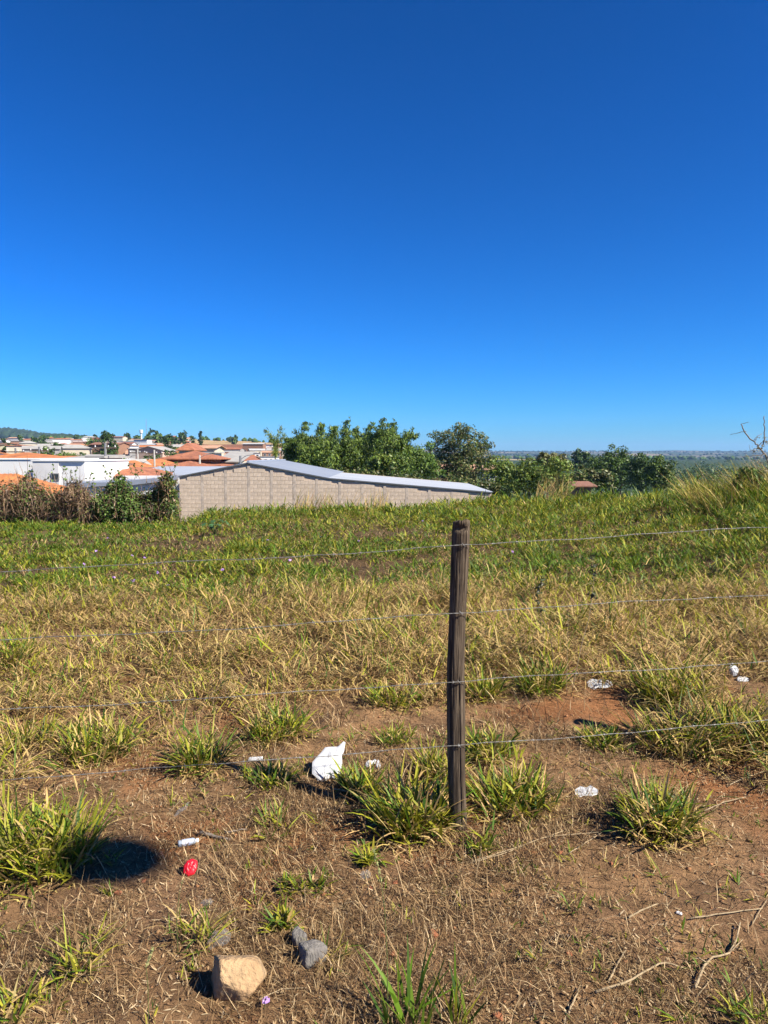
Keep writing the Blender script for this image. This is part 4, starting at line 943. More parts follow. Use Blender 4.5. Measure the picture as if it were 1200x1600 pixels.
def litter():
    """short dead straw lying on the soil, in front of and below the fence and between tufts"""
    pr = []
    for y0, y1, dens, wid, ln in ((1.55, 2.6, 20000, .0023, .042), (2.6, 4.2, 12000, .0029, .052), (4.2, 7.5, 2600, .0045, .08), (7.5, 16, 280, .008, .10)):
        area = .62 * 1.02 * (y1 * y1 - y0 * y0); n = int(area * dens); x, y = field_points(n, y0, y1, 2); n = len(x)
        dn = fbm(x * 2.4, y * 2.4, 101, 4); keep = RNG.random(n) < np.clip((dn - .38) * 3.6, .12, 1)
        x, y = x[keep], y[keep]; n = len(x)
        base = np.stack([x, y, H(x, y) + .001], 1)
        u = RNG.random(n)
        pal = np.array([[.29, .198, .10], [.19, .118, .055], [.10, .058, .028], [.42, .315, .18], [.055, .033, .02]])
        c = pal[RNG.choice(5, n, p=[.26, .25, .20, .11, .18])] * RNG.uniform(.75, 1.25, (n, 1))
        pr.append(blades(base, RNG.uniform(0, 6.28, n), ln * RNG.lognormal(-.1, .5, n), RNG.uniform(.35, 1.6, n), RNG.uniform(-.3, 1.2, n), wid * RNG.uniform(.6, 1.5, n), c, 2))
    # flat flakes of broken leaf
    n = 24000; x, y = field_points(n, 1.55, 4.4, 5); n = len(x); k = RNG.random(n) < np.clip((fbm(x * 3, y * 3, 103, 3) - .3) * 3, .1, 1); x, y = x[k], y[k]; n = len(x)
    c = np.array([[.34, .245, .14], [.24, .155, .08], [.44, .34, .21], [.14, .082, .04]])[RNG.choice(4, n, p=[.35, .3, .15, .2])] * RNG.uniform(.75, 1.25, (n, 1))
    pr.append(blades(np.stack([x, y, H(x, y) + .003], 1), RNG.uniform(0, 6.28, n), RNG.uniform(.010, .030, n), RNG.uniform(.9, 1.75, n), RNG.uniform(-.6, .6, n), RNG.uniform(.003, .008, n), c, 2, RNG.normal(0, .3, n)))
    V, F, C = merge(pr); o = obj_np('straw_litter', V, F, M_straw, None, C); tag(o, 'trampled dead straw scattered over the reddish bare soil', 'straw', kind='stuff')
    # sparse short sprigs between the tufts
    n = 330; x, y = field_points(n, 1.9, 5.0, 6); n = len(x); k = RNG.random(n) < np.clip((fbm(x * 1.3, y * 1.3, 109, 3) - .35) * 4, .05, 1); x, y = x[k], y[k]; n = len(x); o1 = np.ones(n)
    V, F, C = merge(culm_grass(x, y, RNG.uniform(.02, .07, n), RNG.uniform(.02, .06, n), 4, 5, RNG.uniform(.03, .07, n), .006 * o1, np.clip(RNG.normal(.5, .25, n), .05, .95), RNG.random(n), 2))
    tag(obj_np('grass_sprigs', V, F, M_grass, None, C), 'sparse short grass sprigs scattered over the bare soil', 'grass', kind='stuff')
    # tiny green seedlings
    n = 1300; x, y = field_points(n, 1.6, 4.4, 3); n = len(x); dn = fbm(x * 1.7, y * 1.7, 107, 3); k = RNG.random(n) < np.clip((dn - .42) * 5, 0, 1); x, y = x[k], y[k]; n = len(x)
    m = 5; idx = np.repeat(np.arange(n), m); N = len(idx); bx = x[idx] + RNG.normal(0, .008, N); by = y[idx] + RNG.normal(0, .008, N)
    col, _ = palette(N, .6, .5, .05, 0, .3)
    v, q, t, c = blades(np.stack([bx, by, H(bx, by)], 1), RNG.uniform(0, 6.28, N), RNG.uniform(.012, .04, N), RNG.uniform(.1, 1.2, N), RNG.uniform(0, 1, N), RNG.uniform(.003, .007, N), col, 2)
    o = obj_np('seedlings', v, [q, t], M_grass, None, c); tag(o, 'tiny green seedlings sprouting from the bare soil', 'seedlings', kind='stuff')
    # clods
    n = 3000; x, y = field_points(n, 1.5, 5.5, 4); n = len(x); s = np.minimum(RNG.lognormal(math.log(.0042), .5, n), .010)
    ico = bmesh.new(); bmesh.ops.create_icosphere(ico, subdivisions=1, radius=1); IV = np.array([v_.co[:] for v_ in ico.verts]); IF = np.array([[v_.index for v_ in f.verts] for f in ico.faces]); ico.free()
    V = IV[None] * RNG.uniform(.6, 1.35, (n, len(IV), 1)) * s[:, None, None] * np.array([1, 1, .7]) + np.stack([x, y, H(x, y) + s * .3], 1)[:, None, :]
    F = (np.arange(n)[:, None, None] * len(IV) + IF[None]).reshape(-1, 3)
    c = np.array([[.22, .13, .065], [.15, .088, .046], [.25, .125, .06]])[RNG.integers(0, 3, n)]
    o = obj_np('soil_clods', V.reshape(-1, 3), F, mat('clod', attr=True, var=.3, scale=120, rough=.95, spec=.1), None, np.repeat(c, len(IV), 0)); tag(o, 'small crumbs of dry soil on the ground', 'clods', kind='stuff')
litter()

# ------------------------------------------------------------------ single tufts one can tell apart
def tuft(px, py, rad, hgt, n, label, green=.5, straw=.35, wid=.010, dark=0.05, name='grass_tuft', lean0=.08, cat='grass tuft', spread=.65, dead=True):
    straw = min(.8, straw * 1.15 + .08) if dead else straw; n = int(n * 1.15)
    p = gp(px, py); root = empty(name, p); tag(root, label, cat, 'grass tufts around the fence')
    k = max(3, int(n / 22)); aa = RNG.uniform(0, 6.28, k); r0 = rad * .75 * np.sqrt(RNG.random(k)); o1 = np.ones(k)
    if dead:
        pr_ = culm_grass(p.x + r0 * np.cos(aa), p.y + r0 * np.sin(aa), hgt * .62 * RNG.uniform(.6, 1.15, k), rad * .34 * o1, 5, 6, hgt * .40 * o1 + .03, wid * 1.05 * o1, np.clip(straw * RNG.uniform(.6, 1.4, k), 0, .9), np.clip(green * .9 - .22 + RNG.normal(0, .15, k), 0, 1), 3)
    else: pr_ = []
    m = int(n * (.35 if dead else 1)); a = RNG.uniform(0, 6.28, m); r = rad * np.sqrt(RNG.random(m)) * .7; x = p.x + r * np.cos(a); y = p.y + r * np.sin(a)
    col, kk = palette(m, green * (1 - straw), (1 - green) * (1 - straw), straw * .5, straw * .1, dark)
    pr_.append(blades(np.stack([x, y, H(x, y) - .008], 1), a + RNG.normal(0, .9, m), hgt * RNG.uniform(.5, 1.15, m), lean0 + spread * .8 * r / rad + np.abs(RNG.normal(0, .22, m)), RNG.uniform(.0, .8, m), wid * RNG.uniform(.7, 1.3, m), col, 4))
    V, F, C = merge(pr_); obj_np('blades', V - np.array(p), F, M_grass, root, C)
    if dead:
        m = int(n * .6); a = RNG.uniform(0, 6.28, m); r = rad * np.sqrt(RNG.uniform(.1, 1.3, m)); x = p.x + r * np.cos(a); y = p.y + r * np.sin(a)
        col, kk = palette(m, 0, .05, .75, .5, 0)
        v, q, t, c = blades(np.stack([x - p.x, y - p.y, H(x, y) - p.z - .004], 1), a + RNG.normal(0, 1.2, m), hgt * RNG.uniform(.2, .6, m), RNG.uniform(.5, 1.4, m), RNG.uniform(.2, 1.7, m), wid * RNG.uniform(.4, .9, m), col, 4)
        obj_np('dead_leaves', v, [q, t], M_straw, root, c)
    return root
TUFTS = [
 (72, 1345, .25, .26, 460, 'big bright yellow green grass tuft at the left with a dark round shadow beside it', .45, .22, .011),
 (8, 1330, .2, .27, 260, 'yellowish grass tuft cut by the left picture edge next to the big bright tuft', .35, .35, .010),
 (150, 1178, .24, .25, 330, 'green centred grass tuft behind the lowest wire at the left', .65, .4, .010),
 (40, 1165, .22, .23, 240, 'straw coloured grass tuft at the left edge behind the lowest wire', .35, .55, .009),
 (312, 1196, .16, .25, 280, 'upright grass tuft with dead base midway between left edge and white bag', .6, .4, .010),
 (432, 1152, .17, .23, 300, 'grass tuft on the edge of the bare soil, above and left of the white bag', .55, .4, .010),
 (424, 1222, .13, .13, 170, 'low dark green grass tuft just left of the white bag', .75, .15, .010),
 (566, 1238, .10, .18, 150, 'dark green grass tuft immediately right of the white bag', .7, .15, .011),
 (640, 1292, .18, .28, 420, 'tall yellow green grass tuft leaning against the left of the fence post', .4, .25, .012),
 (685, 1215, .12, .2, 160, 'grass tuft half hidden behind the left side of the fence post', .5, .3, .010),
 (800, 1258, .2, .20, 400, 'wide yellow green grass tuft just right of the fence post', .45, .3, .011),
 (1030, 1298, .17, .25, 380, 'lone fan shaped grass tuft on bare soil at the right', .5, .28, .011),
 (752, 1338, .05, .11, 40, 'very small grass tuft at the foot of the fence post', .5, .15, .009),
 (614, 1160, .09, .12, 120, 'small dark grass tuft in the middle of the bare soil patch', .7, .25, .009),
 (762, 1180, .15, .2, 260, 'grass tuft behind the lowest wire right of the fence post', .5, .4, .010),
 (940, 1162, .14, .13, 230, 'low dense grass tuft right of the bare soil patch by the lowest wire', .7, .3, .010),
 (1060, 1170, .26, .30, 430, 'large grass mass touching the lowest wire at the right', .5, .4, .011),
 (1155, 1165, .25, .30, 430, 'large shaggy grass mass at the right picture edge under the wires', .45, .45, .011),
 (1052, 1098, .22, .33, 400, 'tall dark based grass tuft behind the third wire at the right', .6, .35, .011),
 (752, 1088, .16, .24, 260, 'grass tuft right behind the fence post at the third wire', .5, .4, .010),
 (848, 1078, .2, .26, 300, 'dark shaded grass tuft between fence post and thin weeds', .75, .25, .010),
 (612, 1098, .22, .17, 300, 'wide low grass tuft behind the bare patch left of the post', .45, .45, .010),
 (436, 1298, .12, .12, 70, 'sparse grass tuft on bare soil below the white bag', .6, .3, .009),
 (472, 1385, .11, .07, 70, 'flat green grass rosette between red cap and fence post', .8, .1, .010),
 (572, 1348, .05, .09, 34, 'tiny upright grass tuft left below the fence post', .6, .1, .009),
 (128, 1512, .07, .19, 40, 'thin spindly grass tuft in the lower left corner', .6, .25, .007),
 (300, 1470, .08, .20, 26, 'few tall thin green blades above the tan rock', .6, .3, .006),
 (445, 1450, .05, .10, 30, 'small leafy green weed tuft left of the grey stones', .6, .05, .010),
 (515, 1500, .06, .12, 24, 'wispy grass tuft right of the grey stones', .5, .5, .005),
 (12, 1600, .12, .16, 60, 'grass tuft in the bottom left corner of the view', .5, .3, .008),
 (1185, 1605, .09, .12, 36, 'fresh green grass tuft in the bottom right corner', .7, .2, .008),
 (15, 1045, .2, .36, 240, 'tall green grass tuft at the left edge between second and third wire', .5, .4, .011),
]
for T in TUFTS: tuft(*T)
p = gp(640, 1598); tuft(640, 1598, .11, .21, 30, 'broad fresh green grass blades at the bottom centre in front of the post', .9, .05, .013, .25, lean0=.0, spread=.5, dead=False)
p = gp(720, 1596); tuft(710, 1598, .06, .19, 16, 'slender green grass blades at the bottom right of centre', .75, .1, .009, .1, lean0=.0, spread=.5, dead=False)

# ------------------------------------------------------------------ fence
P0 = gp(716, 1295)
FD = Vector((.975, .222, 0)).normalized()
M_post = None
def post_material():
    m = bpy.data.materials.new('weathered_post_wood'); m.use_nodes = True
    n = m.node_tree; L = n.links; b = n.nodes['Principled BSDF']; b.inputs['Roughness'].default_value = .9; b.inputs['Specular IOR Level'].default_value = .15
    tc = n.nodes.new('ShaderNodeTexCoord'); mp = n.nodes.new('ShaderNodeMapping'); mp.inputs['Scale'].default_value = (1, 1, .06); L.new(tc.outputs['Object'], mp.inputs[0])
    nz = n.nodes.new('ShaderNodeTexNoise'); nz.inputs['Scale'].default_value = 95; nz.inputs['Detail'].default_value = 7; nz.inputs['Roughness'].default_value = .7; L.new(mp.outputs[0], nz.inputs['Vector'])
    rp = n.nodes.new('ShaderNodeValToRGB'); e = rp.color_ramp.elements
    e[0].position = .30; e[0].color = (.014, .010, .008, 1); e[1].position = .72; e[1].color = (.17, .132, .092, 1)
    k = e.new(.5); k.color = (.062, .046, .032, 1); L.new(nz.outputs[0], rp.inputs[0])
    n2 = n.nodes.new('ShaderNodeTexNoise'); n2.inputs['Scale'].default_value = 7; n2.inputs['Detail'].default_value = 4; L.new(tc.outputs['Object'], n2.inputs['Vector'])
    r2 = n.nodes.new('ShaderNodeValToRGB'); r2.color_ramp.elements[0].position = .66; r2.color_ramp.elements[1].position = .74; L.new(n2.outputs[0], r2.inputs[0])
    mx = n.nodes.new('ShaderNodeMixRGB'); mx.inputs[2].default_value = (.20, .10, .05, 1); L.new(r2.outputs[0], mx.inputs[0]); L.new(rp.outputs[0], mx.inputs[1])
    L.new(mx.outputs[0], b.inputs['Base Color'])
    bp = n.nodes.new('ShaderNodeBump'); bp.inputs['Strength'].default_value = .8; bp.inputs['Distance'].default_value = .004; L.new(nz.outputs[0], bp.inputs['Height']); L.new(bp.outputs[0], b.inputs['Normal'])
    return m
M_post = post_material()
def fence_post(p, label, h, seed, bend, notch=True):
    root = empty('fence_post', p); tag(root, label, 'fence post', 'posts of the barbed wire fence')
    k, nz = 96, 150; a = np.arange(k) * 2 * math.pi / k; z = np.linspace(-.25, h, nz); t = np.clip(z / h, 0, 1)
    rad = .0375 + .003 * (1 - t) + .0015 * np.sin(z * 9 + seed)
    A, Z = np.meshgrid(a, z); rr = rad[:, None] + .0022 * (fbm(np.cos(A) * 3 + seed, Z * 1.2 + np.sin(A) * 3, seed, 3) - .5) * 2
    fine = fbm(A * 13, Z * 3.0, seed + 5, 3); rr = rr - .0022 * np.clip(fine - .55, 0, 1) * 4
    for ca, cz0, cz1, wd, dp in ((-1.25, .0, .75, .05, .010), (-1.0, .95, h, .045, .010), (-2.3, .4, 1.0, .04, .007), (-.4, .2, .6, .04, .006), (-1.7, 1.0, h, .03, .006)):
        line = ca + .09 * (fbm(Z * 4 + ca * 7, Z * 0 + 3, seed, 3) - .5) * 2
        da = (A - line + math.pi) % (2 * math.pi) - math.pi
        rr = rr - dp * np.exp(-(da / wd) ** 2) * np.clip((Z - cz0) / .08, 0, 1) * np.clip((cz1 - Z) / .08 + (cz1 >= h), 0, 1)
    bx = np.interp(z, [b[0] for b in bend], [b[1] for b in bend])
    X = rr * np.cos(A) + bx[:, None]; Yv = rr * np.sin(A)
    if notch:      # saw cut across the front just under the top
        cut = (Z > h - .035) & (Z < h - .017); lim = -.022
        Yv = np.where(cut & (Yv < lim), lim, Yv)
        X = np.where(cut & (np.sin(A) < -.1), bx[:, None] + (X - bx[:, None]) * .93, X)
    Z = Z + np.where(Z > h - .01, .006 * np.cos(A * 1.0 + 1) + .004 * fbm(X * 60, Yv * 60, seed, 2), 0)
    V = np.stack([X, Yv, Z], -1).reshape(-1, 3)
    i = np.arange(nz - 1)[:, None]; j = np.arange(k)[None, :]; j2 = (j + 1) % k
    F = np.stack([i * k + j, i * k + j2, (i + 1) * k + j2, (i + 1) * k + j], -1).reshape(-1, 4)
    # end grain
    lastv = V[-k:]; c = lastv.mean(0); rings = []
    off = len(V); inner = c + (lastv - c) * .55; inner[:, 2] += .004 * RNG.normal(size=k); V = np.vstack([V, inner, [c + np.array([0, 0, -.004])]])
    ti = (nz - 1) * k; F2 = np.stack([ti + j[0], ti + j2[0], off + j2[0], off + j[0]], 1); T = np.stack([off + j[0], off + j2[0], np.full(k, off + k)], 1)
    obj_np('shaft', V, [F, F2, T], M_post, root, None, True)
    return root
bend = [(-.25, .003), (0, 0), (.3, -.010), (.75, -.016), (1.1, -.006), (1.4, .004)]
PH = 1.375
WIRES = [852, 958, 1066, 1166]
def on_fence(px, py):      # where a sight line meets the plane of the fence (its near side)
    d = ray(px, py); nrm = np.array([FD.y, -FD.x, 0]); o = np.array([0, 0, EYE]); q = np.array(P0) + nrm * .046
    return Vector(o + d * (np.dot(q - o, nrm) / np.dot(d, nrm)))
W_LEFT = [893, 1000, 1107, 1216]; W_RIGHT = [823, 927, 1031, 1123]
wz = [(on_fence(0, a_), on_fence(714, b_), on_fence(1200, c_)) for a_, b_, c_ in zip(W_LEFT, WIRES, W_RIGHT)]
top = EYE + (ray(716, 815) / ray(716, 815)[1])[2] * P0.y
main = fence_post(P0, 'dark weathered round wooden fence post with notched top', top - P0.z, 3, bend)
SP = 2.24
pr = P0 + FD * SP; pl = P0 - FD * (SP - .05)
for q, lab, sd in ((pr, 'weathered wooden fence post just beyond the right edge of the view', 8), (pl, 'weathered wooden fence post just beyond the left edge of the view', 13)):
    q.z = Hs(q.x, q.y); fence_post(q, lab, 1.36, sd, bend, False)
def wire(i, z0):
    names = ['top', 'second', 'third', 'lowest']
    a = pl - FD * .5; b = pr + FD * 2.6; n = 1150
    L = (b - a).length; s = np.linspace(0, L, n); sp = (P0 - a).dot(FD)
    base = np.array(a)[None, :2] + s[:, None] * np.array(FD)[None, :2]
    side = np.array((FD.y, -FD.x)); off = -.046
    base = base + side[None] * (.046)
    A3, B3, C3 = z0; sl = [(q - a).dot(FD) for q in z0]; k1 = (B3.z - A3.z) / (sl[1] - sl[0]); k2 = (C3.z - B3.z) / (sl[2] - sl[1])
    line = np.where(s < sl[1], B3.z + (s - sl[1]) * k1, B3.z + (s - sl[1]) * k2); z0 = B3.z
    kink = sum(am * np.sin(s * f + ph) for am, f, ph in ((.004, 2.1, i), (.0025, 5.3, i * 2.1), (.0016, 13, i * .7), (.0008, 31, i)))
    span = (s - sp) % SP; sag = -.004 * np.sin(math.pi * span / SP)
    z = line + kink + sag
    root = empty('barbed_wire', (base[0, 0], base[0, 1], z[0])); tag(root, f'{names[i]} strand of the grey barbed wire fence', 'barbed wire', 'strands of the barbed wire fence')
    C = np.stack([base[:, 0], base[:, 1], z], 1) - np.array([base[0, 0], base[0, 1], z[0]])
    for ph in (0, math.pi):
        w = 2 * math.pi * s / .055 + ph; r = .00105
        P = C + np.stack([side[0] * r * np.cos(w), side[1] * r * np.cos(w), r * np.sin(w)], 1)
        V, F = tube_np(P, .0009, 4, False); obj_np('strand', V, np.array(F), M_wire, root, None, True)
    bb = MB()
    for q in np.arange(.06 + i * .03, L, .115):
        k = int(q / L * (n - 1)); c = C[k]
        for s_ in range(2):
            d1 = RNG.normal(size=3); d1 -= d1.dot(np.array(FD)) * np.array(FD); d1 /= np.linalg.norm(d1); d1 = d1 * .009 + np.array(FD) * RNG.normal(0, .003)
            bb.tube([c - d1, c + d1], .0007, 3)
        bb.tube([c - np.array(FD) * .004, c + np.array(FD) * .004], .0024, 5)
    tag(bb.build('barbs', M_wire, root), kind='stuff')
    for pz in (P0,):
        st = MB(); cc = np.array(P0)[:2] + side * .042
        bxo = float(np.interp(z0 - P0.z, [b_[0] for b_ in bend], [b_[1] for b_ in bend]))
        st.tube([(cc[0] + bxo - .007 - base[0, 0], cc[1] - base[0, 1] - .004, z0 - z[0] + .008), (cc[0] + bxo - base[0, 0], cc[1] - base[0, 1] - .009, z0 - z[0]), (cc[0] + bxo + .006 - base[0, 0], cc[1] - base[0, 1] - .004, z0 - z[0] - .008)], .0016, 5)
        st.build('staple', M_wire, root)
for i, z0 in enumerate(wz): wire(i, z0)

# ------------------------------------------------------------------ assumed street lamp, added out of view so its head casts the round shadow
def lamp():
    g = gp(165, 1345); Hh = 7.0; t = (Hh - g.z) / SUN_DIR.z
    hd = g + SUN_DIR * t; base = Vector((hd.x - 2.3, hd.y + .0, 0)); base.z = Hs(base.x, base.y)
    root = empty('assumed_shadow_lamp', base); tag(root, 'assumed street lamp added behind the viewer to throw the dark round shadow', 'assumed street lamp')
    q = hd - base
    MB().tube([(0, 0, -.2), (0, 0, Hh - .1)], [.09, .06], 10).build('pole', M_conc, root, True)
    MB().tube([(0, 0, Hh - .15), (q.x * .4, q.y * .4, Hh - .02), (q.x * .85, q.y * .85, q.z)], .022, 6).build('arm', M_conc, root, True)
    prof = [(.05, .06), (.15, .05), (.19, 0), (.16, -.06), (.03, -.09)]; k = 14
    V = [(q.x + r * 1.35 * math.cos(j * 6.2832 / k), q.y + r * math.sin(j * 6.2832 / k), q.z + z) for r, z in prof for j in range(k)]
    F = [[i * k + j, i * k + (j + 1) % k, (i + 1) * k + (j + 1) % k, (i + 1) * k + j] for i in range(4) for j in range(k)] + [list(range(k - 1, -1, -1)), [4 * k + j for j in range(k)]]
    MB().add(V, F).build('lamp_head', M_fascia, root, True)
lamp()

# ------------------------------------------------------------------ rubbish, stones, sticks
def crumpled(name, label, p, outline, w, h, tilt, rz, thick, m, cat, seed=1, ridge=1.0, group=None, facet=True):
    """outline: closed polygon (0..1,0..1); stands on its lower edge, leaning back by tilt"""
    r_ = np.random.default_rng(seed); O = np.array(outline, float); O = np.vstack([O, O[:1]])
    seg = np.linalg.norm(np.diff(O, axis=0), axis=1); cs = np.concatenate([[0], np.cumsum(seg)]); K = 56
    s = np.linspace(0, cs[-1], K, endpoint=False); ring = np.stack([np.interp(s, cs, O[:, 0]), np.interp(s, cs, O[:, 1])], 1)
    c = ring.mean(0); NR = 12; V = []; 
    for sgn in (1, -1):
        for i in range(NR + 1):
            t = i / NR; q = c + (ring - c) * t
            dom = np.sqrt(max(0, 1 - t ** 2.4)) * thick
            nz1 = np.abs(fbm(q[:, 0] * 4.5 + seed, q[:, 1] * 4.5, seed, 2) - .5) * 2; nz2 = np.abs(fbm(q[:, 0] * 11 + seed, q[:, 1] * 11, seed + 3, 2) - .5) * 2
            dep = sgn * dom * (1.0 - .9 * nz1 * ridge) + thick * .5 * ridge * (nz2 - .3) * (.4 + .6 * t) + thick * .8 * ridge * (fbm(q[:, 0] * 2.5 + seed, q[:, 1] * 2.5, seed + 9, 2) - .5) 
            V.append(np.stack([(q[:, 0] - .5) * w, -dep, q[:, 1] * h], 1))
    V = np.concatenate(V); n1 = (NR + 1) * K; F = []
    for sd in range(2):
        for i in range(NR):
            for j in range(K):
                j2 = (j + 1) % K; a = sd * n1 + i * K; f = [a + j, a + j2, a + K + j2, a + K + j]
                F.append(f if sd else f[::-1])
    ct, s_t = math.cos(tilt), math.sin(tilt)
    y, z = V[:, 1].copy(), V[:, 2].copy(); V[:, 1] = y * ct + z * s_t; V[:, 2] = z * ct - y * s_t
    V[:, 2] -= V[:, 2].min()
    o = obj_np(name, V, np.array(F), m, None, None, not facet); o.location = p; o.rotation_euler = (0, 0, rz)
    tag(o, label, cat, group); return o
M_plastic = mat('white_plastic_film', (.78, .80, .84), .38, .06, 30, .1, 90, spec=.5, trans=.18)
M_film = mat('clear_dirty_film', (.62, .63, .64), .25, .25, 40, .2, 90, spec=.7, trans=.45)
_n = M_film.node_tree; _o = _n.nodes['Material Output']; _t = _n.nodes.new('ShaderNodeBsdfTransparent'); _m = _n.nodes.new('ShaderNodeMixShader'); _m.inputs[0].default_value = .82
_n.links.new(_o.inputs['Surface'].links[0].from_socket, _m.inputs[1]); _n.links.new(_t.outputs[0], _m.inputs[2]); _n.links.new(_m.outputs[0], _o.inputs['Surface'])
bag_o = [(.0, .22), (.02, .5), (.10, .58), (.28, .74), (.40, .86), (.60, .87), (.76, .86), (.86, .93), (.94, .99), (1.0, .96), (.96, .85), (.93, .72), (.86, .64), (.85, .42), (.76, .16), (.66, .06), (.48, .10), (.30, .0), (.16, .02), (.10, .14)]
crumpled('plastic_bag', 'crumpled white plastic bag lying on the bare soil left of the post', gp(517, 1222, 0), bag_o, .185, .225, R(52), .15, .011, M_plastic, 'plastic bag', 4, .75)
blob = [(.0, .3), (.1, .7), (.35, .95), (.6, .8), (.8, 1.0), (1.0, .6), (.9, .2), (.6, .05), (.3, .12), (.1, .0)]
crumpled('paper_scrap', 'small white paper scrap behind the dark tuft right of the bag', gp(582, 1200), blob, .075, .045, R(50), .3, .008, M_plastic, 'paper', 7)
crumpled('paper_scrap', 'tiny white paper scrap beside the lowest wire right of the bag', gp(594, 1203), blob, .035, .05, R(30), 1.0, .01, M_plastic, 'paper', 8)
crumpled('plastic_wrapper', 'flat torn white plastic wrapper right of the fence post', gp(921, 1247), blob, .125, .085, R(76), .1, .006, M_plastic, 'wrapper', 9)
crumpled('plastic_sheet', 'long flat white plastic sheet in the shade of the right hand tufts', gp(945, 1077), blob, .20, .15, R(79), .25, .008, M_plastic, 'plastic sheet', 10)
crumpled('plastic_cup', 'upright crushed white cup shaped plastic at the far right', gp(1148, 1058), [(.1, 0), (.0, .8), (.3, 1), (.7, .95), (1, .6), (.8, .1)], .075, .085, R(15), .2, .025, M_plastic, 'plastic', 11, .6)
crumpled('plastic_scrap', 'low white plastic scrap in front of the crushed cup', gp(1163, 1066), blob, .09, .06, R(65), 0, .008, M_plastic, 'plastic', 12)
crumpled('plastic_scrap', 'flat greyish white scrap beside the low dark tuft and wire', gp(400, 1190), [(0, .2), (.05, .9), (.9, 1), (1, .2)], .085, .03, R(30), .05, .006, M_plastic, 'plastic', 13, .5)
crumpled('film_scrap', 'transparent dirty plastic film behind the tan rock', gp(345, 1482), blob, .085, .07, R(66), .4, .008, M_film, 'plastic film', 14)
crumpled('film_scrap', 'small grey plastic film piece above the transparent film', gp(322, 1418), blob, .05, .03, R(55), .1, .01, M_film, 'plastic film', 15)
crumpled('film_scrap', 'pale twisted plastic strip above the small bottle', gp(283, 1278), [(0, .1), (.3, .5), (.7, .7), (1, 1), (.9, .6), (.5, .3), (.1, 0)], .07, .08, R(60), .2, .01, M_film, 'plastic film', 16)
crumpled('film_scrap', 'clear plastic shred below the tiny upright tuft', gp(574, 1375), blob, .05, .04, R(60), .5, .008, M_film, 'plastic film', 17)
crumpled('red_cap', 'crumpled bright red plastic cap on the bare soil', gp(296, 1371), [(.05, .2), (.0, .6), (.25, .9), (.6, 1), (.95, .85), (1, .45), (.8, .1), (.4, 0)], .058, .066, R(42), .1, .012, mat('red_plastic', (.8, .015, .035), .4, .1, 60, .1, 100, spec=.4), 'cap', 18, .6, None, False)
# little bottle with pale blue label
def bottle():
    p = gp(294, 1321); root = empty('bottle', p, R(22)); tag(root, 'small pale blue and white plastic bottle lying beside a wood splinter', 'bottle')
    def lathe(prof, k=14):
        V = [(x, r * math.cos(j * 6.2832 / k), r * math.sin(j * 6.2832 / k) + .013) for x, r in prof for j in range(k)]
        F = [[i * k + j, i * k + (j + 1) % k, (i + 1) * k + (j + 1) % k, (i + 1) * k + j] for i in range(len(prof) - 1) for j in range(k)]
        return MB().add(V, F)
    lathe([(-.042, .001), (-.042, .012), (-.038, .0145), (.022, .0145), (.032, .008), (.034, .008)]).build('body', mat('bottle_plastic', (.62, .72, .85), .25, .05, 20, spec=.5, trans=.3), root, True)
    lathe([(-.025, .0151), (.010, .0151)]).build('label', mat('bottle_label', (.70, .74, .82), .5, .2, 60, alt=(.25, .35, .62)), root, True)
    lathe([(.034, .0088), (.044, .0088), (.0445, .001)]).build('cap', M_white, root, True)
bottle()
def rock(name, label, p, planes, size, m, rz=0, cat='stone', seed=2, rough=.03, group=None, sink=.15, sub=4, soft=26.0):
    bm = bmesh.new(); bmesh.ops.create_icosphere(bm, subdivisions=sub, radius=1.0)
    V = np.array([v.co[:] for v in bm.verts]); F = np.array([[v.index for v in f.verts] for f in bm.faces]); bm.free()
    N = np.array([q[:3] for q in planes], float); N /= np.linalg.norm(N, axis=1)[:, None]; D = np.array([q[3] for q in planes])
    dots = V @ N.T; r = np.where(dots > .05, D[None] / np.maximum(dots, .05), 9)
    k = soft; rr = -np.log(np.exp(-k * np.minimum(r, 3)).sum(1)) / k
    rr = rr * (1 + rough * 2 * (fbm(V[:, 0] * 3 + seed, V[:, 1] * 3 + V[:, 2] * 2.3, seed, 4) - .5) + rough * .8 * (fbm(V[:, 0] * 11 + V[:, 2] * 7, V[:, 1] * 11 + seed, seed + 2, 3) - .5))
    V = V * rr[:, None] * np.array(size); V[:, 2] -= V[:, 2].min() * (1 - sink)
    o = obj_np(name, V, F, m, None, None, True); o.location = p; o.rotation_euler = (0, 0, rz); tag(o, label, cat, group); return o
M_tan = mat('tan_sandstone', (.62, .42, .23), .95, .3, 16, .8, 60, alt=(.40, .24, .12), altamt=.35)
rock('rock', 'blocky tan sandstone rock with shaded left face', gp(374, 1552), [(.35, -.8, .62, .62), (-1, -.25, .12, .80), (.1, .5, .9, .78), (0, 1, .1, .8), (1, .1, .35, .85), (.75, -.35, -.5, .72), (0, 0, -1, .7), (.6, .3, .8, .88), (-.3, -.9, -.3, .66)], (.087, .076, .076), M_tan, .12, 'rock', 2, .05)
M_grey = mat('grey_stone', (.27, .25, .225), .9, .35, 30, .5, 90, alt=(.16, .145, .135), altamt=.4, stretch=(1.6, 1.6, .5))
def round_planes(seed, lo, n=26):
    g = np.random.default_rng(seed); return [(*g.normal(size=3), g.uniform(lo, 1.0)) for _ in range(n)] + [(0, 0, 1, .9), (0, 0, -1, .6), (1, 0, 0, 1), (-1, 0, 0, 1), (0, 1, 0, 1), (0, -1, 0, .95)]
rock('stone', 'larger rounded grey stone of the pair right of the tan rock', gp(490, 1503), round_planes(3, .84), (.053, .045, .045), M_grey, .3, 'stone', 5, .10, 'pair of grey stones', soft=10.0)
